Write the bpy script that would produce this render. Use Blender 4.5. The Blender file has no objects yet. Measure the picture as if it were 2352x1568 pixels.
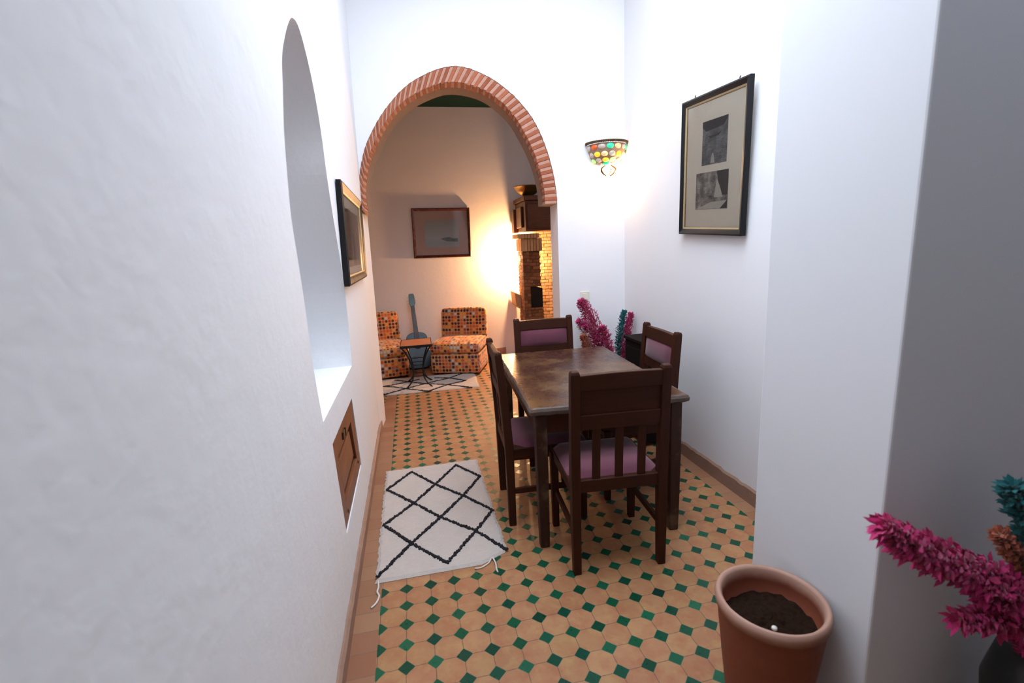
import bpy, bmesh, math, random
from math import sin, cos, pi, radians, sqrt
from mathutils import Vector, Matrix
random.seed(7)
SC = bpy.context.scene
COL = SC.collection
S = 0.107                      # floor tile pitch (m)

# ------------------------------------------------------------------ camera
C = Vector((0.24363, -1.97902, 1.49386))
def cam_axes(yaw, pit, rol):
    fwd = Vector((sin(yaw)*cos(pit), cos(yaw)*cos(pit), -sin(pit)))
    right = Vector((cos(yaw), -sin(yaw), 0)); up = right.cross(fwd)
    return fwd, right*cos(rol)+up*sin(rol), up*cos(rol)-right*sin(rol)
F, R_, U_ = cam_axes(radians(11.5982), radians(11.1123), radians(-2.7992))
cam = bpy.data.cameras.new('camera'); co = bpy.data.objects.new('camera', cam); COL.objects.link(co)
cam.sensor_width = 36; cam.sensor_fit = 'HORIZONTAL'; cam.lens = 1095.035/2352*36
cam.clip_start = 0.02
cam.dof.use_dof = True; cam.dof.focus_distance = 3.0; cam.dof.aperture_fstop = 2.8
co.matrix_world = Matrix(((R_.x, U_.x, -F.x, C.x), (R_.y, U_.y, -F.y, C.y), (R_.z, U_.z, -F.z, C.z), (0, 0, 0, 1)))
SC.camera = co
vs = SC.view_settings
vs.view_transform = 'Standard'; vs.look = 'None'; vs.exposure = 0; vs.gamma = 1
vs.use_curve_mapping = False

# ------------------------------------------------------------------ node helpers
class NT:
    def __init__(s, name):
        s.m = bpy.data.materials.new(name); s.m.use_nodes = True
        s.t = s.m.node_tree; s.N = s.t.nodes; s.b = s.N['Principled BSDF']
    def n(s, typ, **kw):
        x = s.N.new(typ)
        for k, v in kw.items(): setattr(x, k, v)
        return x
    def put(s, sock, v):
        if isinstance(v, bpy.types.NodeSocket): s.t.links.new(v, sock)
        else:
            if isinstance(v, (tuple, list)) and len(v) == 3 and sock.type == 'RGBA': v = (*v, 1)
            sock.default_value = v
    def math(s, op, a, b=0.0, c=None):
        x = s.n('ShaderNodeMath', operation=op); s.put(x.inputs[0], a); s.put(x.inputs[1], b)
        if c is not None: s.put(x.inputs[2], c)
        return x.outputs[0]
    def mix(s, f, a, b, blend='MIX'):
        x = s.n('ShaderNodeMix', data_type='RGBA', blend_type=blend)
        s.put(x.inputs[0], f); s.put(x.inputs[6], a); s.put(x.inputs[7], b); return x.outputs[2]
    def coord(s, kind='Object'): return s.n('ShaderNodeTexCoord').outputs[kind]
    def mapping(s, v, scale=(1, 1, 1), loc=(0, 0, 0), rot=(0, 0, 0)):
        x = s.n('ShaderNodeMapping'); s.put(x.inputs[0], v)
        x.inputs['Scale'].default_value = scale; x.inputs['Location'].default_value = loc; x.inputs['Rotation'].default_value = rot
        return x.outputs[0]
    def noise(s, v, scale, detail=3, rough=.5, out=0):
        x = s.n('ShaderNodeTexNoise'); s.put(x.inputs['Vector'], v)
        x.inputs['Scale'].default_value = scale; x.inputs['Detail'].default_value = detail; x.inputs['Roughness'].default_value = rough
        return x.outputs[out]
    def ramp(s, f, stops, interp='LINEAR'):
        x = s.n('ShaderNodeValToRGB'); s.put(x.inputs[0], f); r = x.color_ramp; r.interpolation = interp
        while len(r.elements) > 1: r.elements.remove(r.elements[-1])
        r.elements[0].position = stops[0][0]; r.elements[0].color = (*stops[0][1], 1)
        for p, c in stops[1:]:
            e = r.elements.new(p); e.color = (*c, 1)
        return x.outputs[0]
    def bump(s, h, strength=.3, dist=.01):
        x = s.n('ShaderNodeBump'); x.inputs['Strength'].default_value = strength; x.inputs['Distance'].default_value = dist
        s.put(x.inputs['Height'], h); s.t.links.new(x.outputs[0], s.b.inputs['Normal'])
    def set(s, **kw):
        for k, v in kw.items(): s.put(s.b.inputs[k.replace('_', ' ')], v)
        return s.m

def flat(name, col, rough=.6, metal=0, spec=None, var=.12, scale=30, bump=0, bd=.002):
    t = NT(name); v = t.coord()
    nz = t.noise(v, scale, 3)
    c = t.mix(nz, tuple(x*(1-var) for x in col), tuple(min(1, x*(1+var)) for x in col))
    t.set(Base_Color=c, Roughness=rough, Metallic=metal)
    if spec is not None: t.b.inputs['Specular IOR Level'].default_value = spec
    if bump: t.bump(nz, bump, bd)
    return t.m

def plaster(name, col, s1=.35, big=5, fine=40, d=.012, spec=.2):
    t = NT(name); v = t.n('ShaderNodeNewGeometry').outputs['Position']
    a = t.noise(v, big, 4, .55); b = t.noise(v, fine, 3, .6)
    h = t.math('ADD', t.math('MULTIPLY', a, .7), t.math('MULTIPLY', b, .3))
    c = t.mix(t.noise(v, 1.7, 3), tuple(x*.965 for x in col), col)
    t.set(Base_Color=c, Roughness=.75); t.b.inputs['Specular IOR Level'].default_value = spec
    t.bump(h, s1, d)
    return t.m

def wood(name, dark, light, rough=.4, scale=1.0, worn=None, bump=.15, spec=.5):
    t = NT(name); v = t.coord()
    # grain runs along the longest local axis chosen through the uv layer
    uv = t.n('ShaderNodeUVMap').outputs[0]
    g = t.noise(t.mapping(uv, (5*scale, 70*scale, 1)), 1, 4, .6)
    w = t.noise(v, 6, 3)
    c = t.mix(g, dark, light)
    c = t.mix(t.math('MULTIPLY', w, .45), c, tuple(x*.55 for x in dark))
    if worn:
        k = t.ramp(t.noise(v, 4.5, 5, .65), [(.5, (0, 0, 0)), (.68, (1, 1, 1))])
        c = t.mix(k, c, worn)
    t.set(Base_Color=c, Roughness=t.math('ADD', rough-.08, t.math('MULTIPLY', w, .2)))
    t.b.inputs['Specular IOR Level'].default_value = spec
    if bump: t.bump(g, bump, .002)
    return t.m

def emis(name, col, k):
    t = NT(name); t.set(Base_Color=col, Emission_Color=col, Emission_Strength=k); return t.m

# ------------------------------------------------------------------ materials
M = {}
M['wall'] = plaster('white_plaster', (.80, .78, .79), .16, 4, 22, .012)
M['wall_rough'] = plaster('rough_white_plaster', (.79, .79, .805), .36, 8, 26, .012)
M['pier'] = plaster('smooth_white_plaster', (.80, .80, .82), .1, 3, 25, .006)
M['salonwall'] = plaster('salon_plaster', (.74, .68, .66), .3, 4, 20, .012)
M['ceil_green'] = flat('dark_green_paint', (.003, .017, .014), .8, spec=.1)
M['ceil'] = plaster('ceiling_plaster', (.8, .8, .8), .1)
M['wood'] = wood('dark_walnut', (.024, .0055, .0024), (.070, .017, .0058), .5, spec=.2)
M['wood_top'] = None
M['mantel'] = wood('mantel_wood', (.06, .020, .009), (.15, .055, .026), .5, spec=.3)
M['wood_frame'] = wood('black_frame_wood', (.004, .004, .005), (.010, .009, .010), .35, bump=.05, spec=.25)
M['wood_red'] = wood('mahogany_frame', (.035, .006, .005), (.07, .014, .010), .25, bump=.05)
M['gold'] = flat('gold_slip', (.42, .31, .17), .5, .5)
M['mat'] = flat('cream_mat', (.76, .70, .58), .8, var=.04, scale=8)
M['mat_pink'] = flat('pinkish_mat', (.50, .32, .25), .8, var=.04, scale=8)
M['door'] = wood('orange_brown_wood', (.13, .035, .012), (.27, .085, .03), .45)
M['door_shade'] = wood('shaded_groove_wood', (.03, .008, .004), (.07, .02, .01), .6)  # door wood darkened to paint the shadow along the panel edges
M['metal_old'] = flat('old_brass_metal', (.10, .06, .03), .45, .8)
M['iron'] = flat('black_iron', (.012, .013, .014), .5, .6)
M['soil'] = flat('dark_soil', (.020, .010, .006), 1, spec=.05, var=.6, scale=60, bump=1, bd=.01)
M['vase_dark'] = flat('dark_glazed_clay', (.010, .011, .010), .35)
M['bulb'] = emis('warm_bulb', (1, .72, .42), 60)
M['brass'] = flat('bowl_brass', (.20, .125, .035), .3, .85)
M['plate'] = flat('ivory_plastic', (.72, .66, .56), .4, var=.02)
M['rope'] = flat('white_yarn', (.62, .55, .48), .9)
M['ink'] = flat('grey_ink', (.07, .07, .072), .8)

def tiles():
    t = NT('octagon_tiles'); pos = t.n('ShaderNodeNewGeometry').outputs['Position']
    sx = t.n('ShaderNodeSeparateXYZ'); t.put(sx.inputs[0], pos); X, Y = sx.outputs[0], sx.outputs[1]
    jx = t.math('MULTIPLY', t.math('SUBTRACT', t.noise(pos, 22, 2), .5), .006)
    jy = t.math('MULTIPLY', t.math('SUBTRACT', t.noise(t.mapping(pos, loc=(3, 5, 1)), 22, 2), .5), .006)
    u = t.math('DIVIDE', t.math('ADD', X, jx), S); v = t.math('DIVIDE', t.math('ADD', Y, jy), S)
    def fr(a, off):   # distance from nearest integer+off, signed, and index
        q = t.math('ADD', a, .5-off); i = t.math('FLOOR', q); f = t.math('SUBTRACT', t.math('SUBTRACT', q, i), .5)
        return i, f
    iu, fu = fr(u, 0); iv, fv = fr(v, 0)            # around the diamonds
    au, av = t.math('ABSOLUTE', fu), t.math('ABSOLUTE', fv)
    man = t.math('ADD', au, av)
    H = .292
    dia = t.math('LESS_THAN', man, H)
    gd = t.math('LESS_THAN', t.math('ABSOLUTE', t.math('SUBTRACT', man, H+.008)), .017)   # grout round the diamond
    ga = t.math('LESS_THAN', t.math('MINIMUM', au, av), .011)                        # joints between octagons
    # octagon cell index
    ou, _ = fr(u, .5); ov, _ = fr(v, .5)
    def wn(a, b, k=0.):
        c = t.n('ShaderNodeCombineXYZ'); t.put(c.inputs[0], a); t.put(c.inputs[1], b); c.inputs[2].default_value = k
        w = t.n('ShaderNodeTexWhiteNoise', noise_dimensions='3D'); t.put(w.inputs[0], c.outputs[0]); return w.outputs[0]
    rnd = wn(ou, ov); rnd2 = wn(iu, iv, 3.)
    fine = t.noise(pos, 45, 4, .6); blot = t.noise(pos, 12, 3, .6)
    oct_c = t.ramp(rnd, [(0, (.50, .285, .165)), (.2, (.47, .235, .15)), (.4, (.50, .32, .17)), (.6, (.54, .30, .19)), (.8, (.44, .25, .135)), (1, (.56, .34, .20))])
    oct_c = t.mix(t.ramp(blot, [(.42, (0, 0, 0)), (.68, (.75, .75, .75))]), oct_c, (.44, .17, .10))
    oct_c = t.mix(t.ramp(t.noise(t.mapping(pos, loc=(7, 1, 2)), 17, 4, .65), [(.5, (0, 0, 0)), (.7, (.6, .6, .6))]), oct_c, (.60, .43, .22))
    oct_c = t.mix(t.math('MULTIPLY', fine, .25), oct_c, (.60, .40, .25))
    oct_c = t.mix(1.0, oct_c, (.70, .565, .43), 'MULTIPLY')
    grn = t.ramp(rnd2, [(0, (.004, .055, .028)), (.35, (.008, .11, .048)), (.6, (.004, .06, .036)), (.85, (.014, .155, .075)), (1, (.004, .04, .026))])
    chip = t.ramp(t.noise(pos, 75, 4, .7), [(.69, (0, 0, 0)), (.75, (1, 1, 1))])
    grn = t.mix(1.0, grn, (.75, .66, .62), 'MULTIPLY')
    grn = t.mix(t.math('MULTIPLY', chip, .8), grn, (.20, .17, .10))
    c = t.mix(ga, oct_c, (.12, .065, .04))
    c = t.mix(gd, c, (.19, .14, .08))
    c = t.mix(dia, c, grn)
    # plain terracotta border strips along both walls
    bi, bf = fr(v, .5)
    brd = t.ramp(wn(bi, 5.), [(0, (.40, .20, .12)), (.5, (.45, .26, .155)), (1, (.36, .16, .09))])
    brd = t.mix(t.math('MULTIPLY', blot, .5), brd, (.35, .19, .11))
    brd = t.mix(1.0, brd, (.72, .64, .58), 'MULTIPLY')
    brd = t.mix(t.math('GREATER_THAN', t.math('ABSOLUTE', bf), .485), brd, (.18, .10, .07))
    inL = t.math('MULTIPLY', t.math('LESS_THAN', X, -.004), t.math('GREATER_THAN', X, -.112))
    inR = t.math('MULTIPLY', t.math('GREATER_THAN', X, 18*S+.004), t.math('LESS_THAN', X, 18*S+.13))
    inb = t.math('MAXIMUM', inL, inR)
    c = t.mix(inb, c, brd)
    glaze = t.math('MULTIPLY', dia, t.math('SUBTRACT', 1, inb))
    rough = t.math('SUBTRACT', t.math('ADD', .42, t.math('MULTIPLY', fine, .2)), t.math('MULTIPLY', glaze, .22))
    t.set(Base_Color=c, Roughness=rough)
    t.b.inputs['Specular IOR Level'].default_value = .3
    joint = t.math('SUBTRACT', 1, t.math('MAXIMUM', ga, gd))
    t.bump(t.math('ADD', t.math('MULTIPLY', joint, .6), t.math('MULTIPLY', blot, .8)), .35, .003)
    return t.m
M['tiles'] = tiles()

def skirting():
    t = NT('terracotta_skirting'); v = t.n('ShaderNodeNewGeometry').outputs['Position']
    a = t.noise(v, 9, 4, .6); b = t.noise(v, 60, 3)
    c = t.mix(a, (.17, .085, .055), (.34, .19, .13)); c = t.mix(t.math('MULTIPLY', b, .4), c, (.40, .27, .20))
    t.set(Base_Color=c, Roughness=.7); t.bump(a, .3, .004); return t.m
M['skirt'] = skirting()

def brick(name, a, b, mort=None, scale=None, spots=(.62, .42, .33)):
    t = NT(name); g = t.n('ShaderNodeNewGeometry'); v = g.outputs['Position']
    r = g.outputs['Random Per Island']
    c = t.mix(r, a, b); n1 = t.noise(v, 28, 4, .65)
    k = t.ramp(n1, [(.55, (0, 0, 0)), (.72, (1, 1, 1))])
    c = t.mix(t.math('MULTIPLY', k, .6), c, spots)
    t.set(Base_Color=c, Roughness=.85); t.bump(n1, .6, .006); return t.m
M['brick'] = brick('arch_brick', (.25, .060, .022), (.36, .105, .045), spots=(.42, .22, .15))
M['mortar'] = flat('pink_mortar', (.46, .235, .165), .9, var=.2, scale=40)
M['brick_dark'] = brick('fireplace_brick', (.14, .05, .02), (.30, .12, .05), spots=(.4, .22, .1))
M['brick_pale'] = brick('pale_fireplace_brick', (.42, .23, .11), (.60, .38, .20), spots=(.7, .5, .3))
M['mortar_dark'] = flat('fireplace_mortar', (.16, .09, .05), .9)
M['soot_and_hole_shade'] = flat('soot_and_hole_shade', (.01, .008, .007), .95)  # fireplace soot; also the painted shade inside the guitar's sound hole

def tabletop():
    t = NT('worn_table_top'); v = t.coord()
    g = t.noise(t.mapping(v, (40, 3, 3)), 1, 4, .6)
    big = t.noise(v, 3.2, 5, .62); sm = t.noise(v, 38, 4, .6)
    c = t.mix(g, (.030, .010, .006), (.075, .028, .014))
    c = t.mix(t.ramp(big, [(.46, (0, 0, 0)), (.66, (.8, .8, .8))]), c, (.15, .07, .022))
    c = t.mix(t.ramp(t.noise(t.mapping(v, loc=(4, 2, 0)), 5, 5, .6), [(.56, (0, 0, 0)), (.72, (.8, .8, .8))]), c, (.18, .11, .055))
    sx = t.n('ShaderNodeSeparateXYZ'); t.put(sx.inputs[0], v)
    ex = t.math('SUBTRACT', t.math('ABSOLUTE', sx.outputs[0]), .398-.03)
    ey = t.math('SUBTRACT', t.math('ABSOLUTE', sx.outputs[1]), .62-.03)
    e = t.math('ADD', t.math('MAXIMUM', ex, ey), t.math('MULTIPLY', t.math('SUBTRACT', sm, .5), .05))
    k = t.ramp(t.math('MULTIPLY', e, 20), [(.2, (0, 0, 0)), (.6, (1, 1, 1))])
    c = t.mix(t.math('MULTIPLY', k, .6), c, (.11, .09, .08))
    t.set(Base_Color=c, Roughness=t.math('ADD', .12, t.math('MULTIPLY', t.math('ADD', t.math('ADD', big, sm), k), .16)))
    t.b.inputs['Specular IOR Level'].default_value = .42
    t.bump(t.math('ADD', sm, t.math('MULTIPLY', k, 1.)), .25, .004)
    return t.m
M['wood_top'] = tabletop()

def fabric():
    t = NT('plum_upholstery'); v = t.coord()
    w = t.noise(v, 300, 2); b = t.noise(v, 7, 3)
    c = t.mix(b, (.085, .013, .028), (.145, .026, .048))
    t.set(Base_Color=c, Roughness=.85); t.b.inputs['Sheen Weight'].default_value = .3
    t.bump(w, .3, .001); return t.m
M['plum'] = fabric()

def dots():
    t = NT('dotted_upholstery'); uv = t.n('ShaderNodeUVMap').outputs[0]
    sx = t.n('ShaderNodeSeparateXYZ'); t.put(sx.inputs[0], uv)
    P = .041
    def wn(a, b, k):
        c = t.n('ShaderNodeCombineXYZ'); t.put(c.inputs[0], a); t.put(c.inputs[1], b); c.inputs[2].default_value = k
        w = t.n('ShaderNodeTexWhiteNoise', noise_dimensions='3D'); t.put(w.inputs[0], c.outputs[0]); return w.outputs[0]
    u = t.math('DIVIDE', sx.outputs[0], P); v = t.math('DIVIDE', sx.outputs[1], P)
    iu, iv = t.math('FLOOR', u), t.math('FLOOR', v)
    fu = t.math('SUBTRACT', t.math('SUBTRACT', u, iu), .5); fv = t.math('SUBTRACT', t.math('SUBTRACT', v, iv), .5)
    d = t.math('SQRT', t.math('ADD', t.math('MULTIPLY', fu, fu), t.math('MULTIPLY', fv, fv)))
    big = t.math('LESS_THAN', d, .41)
    # period-4 motif: maroon crosses, orange and white dots between
    a = t.math('MODULO', t.math('ADD', iu, 400), 4); b = t.math('MODULO', t.math('ADD', iv, 400), 4)
    idx = t.math('ADD', t.math('MULTIPLY', a, 4), b)
    pr = wn(a, b, 1.); pr2 = wn(iu, iv, 2.)
    r = t.math('ADD', t.math('MULTIPLY', pr, .6), t.math('MULTIPLY', pr2, .4))
    dc = t.ramp(r, [(0, (.045, .006, .012)), (.32, (.075, .010, .02)), (.40, (.60, .10, .02)), (.58, (.80, .30, .05)), (.70, (.60, .52, .50)), (.80, (.42, .03, .02))], 'CONSTANT')
    bgc = t.ramp(wn(t.math('FLOOR', t.math('DIVIDE', iu, 2)), t.math('FLOOR', t.math('DIVIDE', iv, 2)), 5.), [(0, (.62, .26, .07)), (.4, (.56, .30, .13)), (.7, (.42, .26, .17)), (.85, (.70, .34, .08))], 'CONSTANT')
    c = t.mix(1.0, t.mix(big, bgc, dc), (.85, .80, .78), 'MULTIPLY')
    t.set(Base_Color=c, Roughness=.8); t.b.inputs['Sheen Weight'].default_value = .2
    t.bump(t.noise(t.coord(), 200, 2), .3, .001); return t.m
M['dots'] = dots()

def rugm():
    t = NT('cream_wool_pile'); v = t.coord()
    a = t.noise(v, 9, 4, .6); b = t.noise(t.mapping(v, (60, 180, 60)), 1, 3, .7)
    c = t.mix(a, (.46, .385, .34), (.56, .48, .43))
    c = t.mix(t.math('MULTIPLY', t.ramp(b, [(.5, (0, 0, 0)), (.7, (1, 1, 1))]), .35), c, (.48, .36, .29))
    t.set(Base_Color=c, Roughness=.95); t.b.inputs['Sheen Weight'].default_value = .3
    t.bump(b, .8, .006); return t.m
M['rug'] = rugm()
M['rug_black'] = flat('black_wool', (.012, .009, .011), .95, var=.5, scale=90)
def terracotta():
    t = NT('terracotta_pot'); v = t.coord()
    sx = t.n('ShaderNodeSeparateXYZ'); t.put(sx.inputs[0], v)
    a = t.noise(v, 14, 4, .6)
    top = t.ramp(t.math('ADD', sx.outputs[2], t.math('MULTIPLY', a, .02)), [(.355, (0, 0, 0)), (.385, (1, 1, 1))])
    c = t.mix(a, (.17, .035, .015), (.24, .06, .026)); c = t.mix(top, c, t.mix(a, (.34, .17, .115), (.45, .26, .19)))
    t.set(Base_Color=c, Roughness=.6); t.bump(a, .2, .004); return t.m
M['terra'] = terracotta()
def guitarm():
    t = NT('blue_lacquer'); v = t.coord()
    c = t.mix(t.noise(v, 5, 3), (.003, .017, .033), (.008, .032, .052))
    t.set(Base_Color=c, Roughness=.4); return t.m
M['gblue'] = guitarm()
M['gteal'] = flat('teal_lacquer', (.006, .032, .028), .35)
M['fret'] = wood('fretboard_wood', (.03, .012, .008), (.06, .025, .015), .4)
M['sidetop'] = wood('orange_table_wood', (.42, .12, .03), (.60, .20, .06), .35)
def plume_mat(name, a, b):
    t = NT(name); g = t.n('ShaderNodeNewGeometry')
    c = t.mix(g.outputs['Random Per Island'], a, b)
    t.set(Base_Color=c, Roughness=.8); t.b.inputs['Sheen Weight'].default_value = .2
    return t.m
M['magenta'] = plume_mat('magenta_feather', (.30, .004, .06), (.62, .02, .17))
M['teal'] = plume_mat('teal_feather', (.0, .07, .08), (.01, .22, .22))
M['orange'] = plume_mat('rust_feather', (.28, .05, .02), (.55, .15, .07))
M['wisp'] = plume_mat('white_feather', (.6, .5, .5), (.8, .7, .72))
M['glass'] = None
def glass():
    t = NT('picture_glass'); N = t.N
    tr = t.n('ShaderNodeBsdfTransparent'); gl = t.n('ShaderNodeBsdfGlossy'); gl.inputs['Roughness'].default_value = .06
    fr = t.n('ShaderNodeFresnel'); fr.inputs[0].default_value = 1.5
    mx = t.n('ShaderNodeMixShader'); t.put(mx.inputs[0], fr.outputs[0]); t.put(mx.inputs[1], tr.outputs[0]); t.put(mx.inputs[2], gl.outputs[0])
    t.t.links.new(mx.outputs[0], N['Material Output'].inputs[0]); return t.m
M['glass'] = glass()
def print_mat(name, dark, light, sc):
    t = NT(name); v = t.coord()
    n1 = t.noise(v, sc, 5, .7); n2 = t.noise(t.mapping(v, (1, 1, 14)), sc*2, 3, .6)
    c = t.ramp(t.math('ADD', t.math('MULTIPLY', n1, .7), t.math('MULTIPLY', n2, .3)), [(.36, dark), (.5, tuple((a+b)/2*.8 for a, b in zip(dark, light))), (.66, light)])
    t.set(Base_Color=c, Roughness=.8); return t.m
M['print'] = print_mat('grey_engraving', (.06, .06, .065), (.36, .36, .36), 9)
M['print_b'] = print_mat('grey_engraving_pale', (.07, .065, .06), (.58, .54, .48), 14)
M['print_tan'] = print_mat('tan_engraving', (.12, .09, .06), (.42, .33, .24), 6)
def sea():
    t = NT('misty_sea_print'); v = t.coord()
    sx = t.n('ShaderNodeSeparateXYZ'); t.put(sx.inputs[0], v)
    n = t.noise(t.mapping(v, (1, 1, 3)), 7, 4, .6)
    z = t.math('ADD', sx.outputs[2], t.math('MULTIPLY', n, .06))
    c = t.ramp(t.math('ADD', t.math('MULTIPLY', z, 2.2), .5), [(0, (.42, .42, .44)), (.25, (.36, .38, .40)), (.45, (.44, .43, .42)), (1, (.34, .30, .26))])
    t.set(Base_Color=c, Roughness=.6); return t.m
M['sea'] = sea()
M['sea_dark'] = flat('distant_boats', (.17, .20, .20), .8, var=.3, scale=30)
def cab(name, c, k=0.0, gl=0.0):
    t = NT(name); t.set(Base_Color=c, Roughness=.15, Emission_Color=c, Emission_Strength=k); return t.m
GL = {'green': cab('green_glass', (.03, .65, .30), .55), 'amber': cab('amber_glass', (.95, .45, .02), .9), 'red': cab('red_glass', (.6, .09, .02), .4), 'clear': cab('clear_glass', (.45, .36, .30), .25), 'peach': cab('peach_glass', (.85, .45, .22), .6), 'lime': cab('lime_glass', (.4, .85, .25), .8)}

# ------------------------------------------------------------------ mesh builder
class MB:
    def __init__(s): s.v = []; s.f = []; s.mi = []; s.cur = 0
    def add(s, vs, fs, T=None):
        o = len(s.v)
        for p in vs:
            p = Vector(p); s.v.append(T @ p if T else p)
        for f in fs: s.f.append([i+o for i in f]); s.mi.append(s.cur)
        return s
    def box(s, x0, x1, y0, y1, z0, z1, T=None):
        return s.add([(x0, y0, z0), (x1, y0, z0), (x1, y1, z0), (x0, y1, z0), (x0, y0, z1), (x1, y0, z1), (x1, y1, z1), (x0, y1, z1)],
                     [(0, 3, 2, 1), (4, 5, 6, 7), (0, 1, 5, 4), (1, 2, 6, 5), (2, 3, 7, 6), (3, 0, 4, 7)], T)
    def bar(s, pts, w, d, side=Vector((1, 0, 0))):   # rectangular sweep through pts; w along side, d across
        rings = []; n = len(pts); pts = [Vector(p) for p in pts]
        for i, p in enumerate(pts):
            t = (pts[min(i+1, n-1)]-pts[max(i-1, 0)]).normalized()
            a = (side-t*side.dot(t)).normalized(); b = t.cross(a)
            ww = w[i] if isinstance(w, (list, tuple)) else w; dd = d[i] if isinstance(d, (list, tuple)) else d
            rings.append([p-a*ww/2-b*dd/2, p+a*ww/2-b*dd/2, p+a*ww/2+b*dd/2, p-a*ww/2+b*dd/2])
        vs = [q for r in rings for q in r]; fs = []
        for i in range(n-1):
            for k in range(4): fs.append((4*i+k, 4*i+(k+1) % 4, 4*i+4+(k+1) % 4, 4*i+4+k))
        fs += [(3, 2, 1, 0), tuple(4*(n-1)+k for k in range(4))]
        return s.add(vs, fs)
    def tube(s, pts, r, seg=10, cap=True, T=None):
        pts = [Vector(p) for p in pts]; n = len(pts); vs = []; fs = []
        a = None
        for i, p in enumerate(pts):
            t = (pts[min(i+1, n-1)]-pts[max(i-1, 0)]).normalized()
            if a is None: a = t.orthogonal().normalized()
            a = (a-t*a.dot(t)).normalized(); b = t.cross(a)
            rr = r[i] if isinstance(r, (list, tuple)) else r
            for k in range(seg): vs.append(p+(a*cos(2*pi*k/seg)+b*sin(2*pi*k/seg))*rr)
        for i in range(n-1):
            for k in range(seg): fs.append((i*seg+k, i*seg+(k+1) % seg, (i+1)*seg+(k+1) % seg, (i+1)*seg+k))
        if cap: fs += [tuple(range(seg))[::-1], tuple((n-1)*seg+k for k in range(seg))]
        return s.add(vs, fs, T)
    def lathe(s, prof, seg=40, a0=0, a1=2*pi, T=None, close=True):
        n = len(prof); vs = []; fs = []; full = abs(a1-a0-2*pi) < 1e-6; m = seg if full else seg+1
        for i in range(m):
            a = a0+(a1-a0)*i/seg
            for r, z in prof: vs.append((r*cos(a), r*sin(a), z))
        for i in range(seg):
            j = (i+1) % m
            for k in range(n-1): fs.append((i*n+k, j*n+k, j*n+k+1, i*n+k+1))
        return s.add(vs, fs, T)
    def prism(s, poly, h0, h1, fn=None):   # poly (a,b) swept in c
        n = len(poly); fn = fn or (lambda a, b, c: (a, b, c))
        vs = [fn(a, b, h0) for a, b in poly]+[fn(a, b, h1) for a, b in poly]
        fs = [tuple(range(n))[::-1], tuple(range(n, 2*n))]+[(i, (i+1) % n, n+(i+1) % n, n+i) for i in range(n)]
        return s.add(vs, fs)
    def build(s, name, mats, parent=None, smooth=False, bevel=0, seg=2, sub=0, origin=None, kind=None, label=None, ang=35):
        if not isinstance(mats, (list, tuple)): mats = [mats]
        me = bpy.data.meshes.new(name); org = Vector(origin) if origin else Vector((0, 0, 0))
        me.from_pydata([p-org for p in s.v], [], s.f)
        for m in mats: me.materials.append(m)
        me.polygons.foreach_set('material_index', s.mi)
        bm = bmesh.new(); bm.from_mesh(me); bmesh.ops.recalc_face_normals(bm, faces=bm.faces)
        # box-projected uv in metres, u along the longest extent of the mesh
        dims = [max((v.co[i] for v in bm.verts), default=0)-min((v.co[i] for v in bm.verts), default=0) for i in range(3)]
        L = dims.index(max(dims)); uvl = bm.loops.layers.uv.new('UVMap')
        for f in bm.faces:
            nn = [abs(c) for c in f.normal]; ax = nn.index(max(nn))
            if ax == L: a, b = (L+1) % 3, (L+2) % 3
            else: a = L; b = 3-ax-L
            for lp in f.loops: lp[uvl].uv = (lp.vert.co[a], lp.vert.co[b])
        if smooth:
            for f in bm.faces: f.smooth = True
        bm.to_mesh(me); bm.free()
        o = bpy.data.objects.new(name, me); COL.objects.link(o); o.location = org
        if parent: o.parent = parent
        if bevel:
            b = o.modifiers.new('bevel', 'BEVEL'); b.width = bevel; b.segments = seg; b.limit_method = 'ANGLE'; b.angle_limit = radians(ang)
        if sub:
            b = o.modifiers.new('subsurf', 'SUBSURF'); b.levels = sub; b.render_levels = sub
        if kind: o['kind'] = kind
        if label: o['label'] = label
        return o

def thing(name, label, cat, loc=(0, 0, 0), rz=0, group=None):
    o = bpy.data.objects.new(name, None); COL.objects.link(o); o.empty_display_size = .1
    o.location = loc; o.rotation_euler = (0, 0, rz); o['label'] = label; o['category'] = cat
    if group: o['group'] = group
    return o
def tag(o, label, cat, group=None):
    o['label'] = label; o['category'] = cat
    if group: o['group'] = group
    return o
def box_uv_square(o):   # plain box projection (u,v in metres) for the dotted cloth
    me = o.data; uv = me.uv_layers[0]
    for p in me.polygons:
        n = [abs(c) for c in p.normal]; ax = n.index(max(n)); a, b = [(1, 2), (0, 2), (0, 1)][ax]
        for li in p.loop_indices:
            c = me.vertices[me.loops[li].vertex_index].co; uv.data[li].uv = (c[a], c[b])
def catmull(P, k=6, closed=False):
    P = [Vector(p) for p in P]; n = len(P); out = []
    rng = range(n if closed else n-1)
    for i in rng:
        g = lambda j: P[j % n] if closed else P[max(0, min(n-1, j))]
        p0, p1, p2, p3 = g(i-1), g(i), g(i+1), g(i+2)
        for q in range(k):
            t = q/k
            out.append(.5*((2*p1)+(p2-p0)*t+(2*p0-5*p1+4*p2-p3)*t*t+(3*p1-3*p2+p3-p0)*t**3))
    if not closed: out.append(P[-1])
    return out

# ------------------------------------------------------------------ the setting
ZC = 3.7            # ceiling of the light well
def LX(z, o=0): return -.125+.026*z+o     # leaning plane of the left wall

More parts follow.
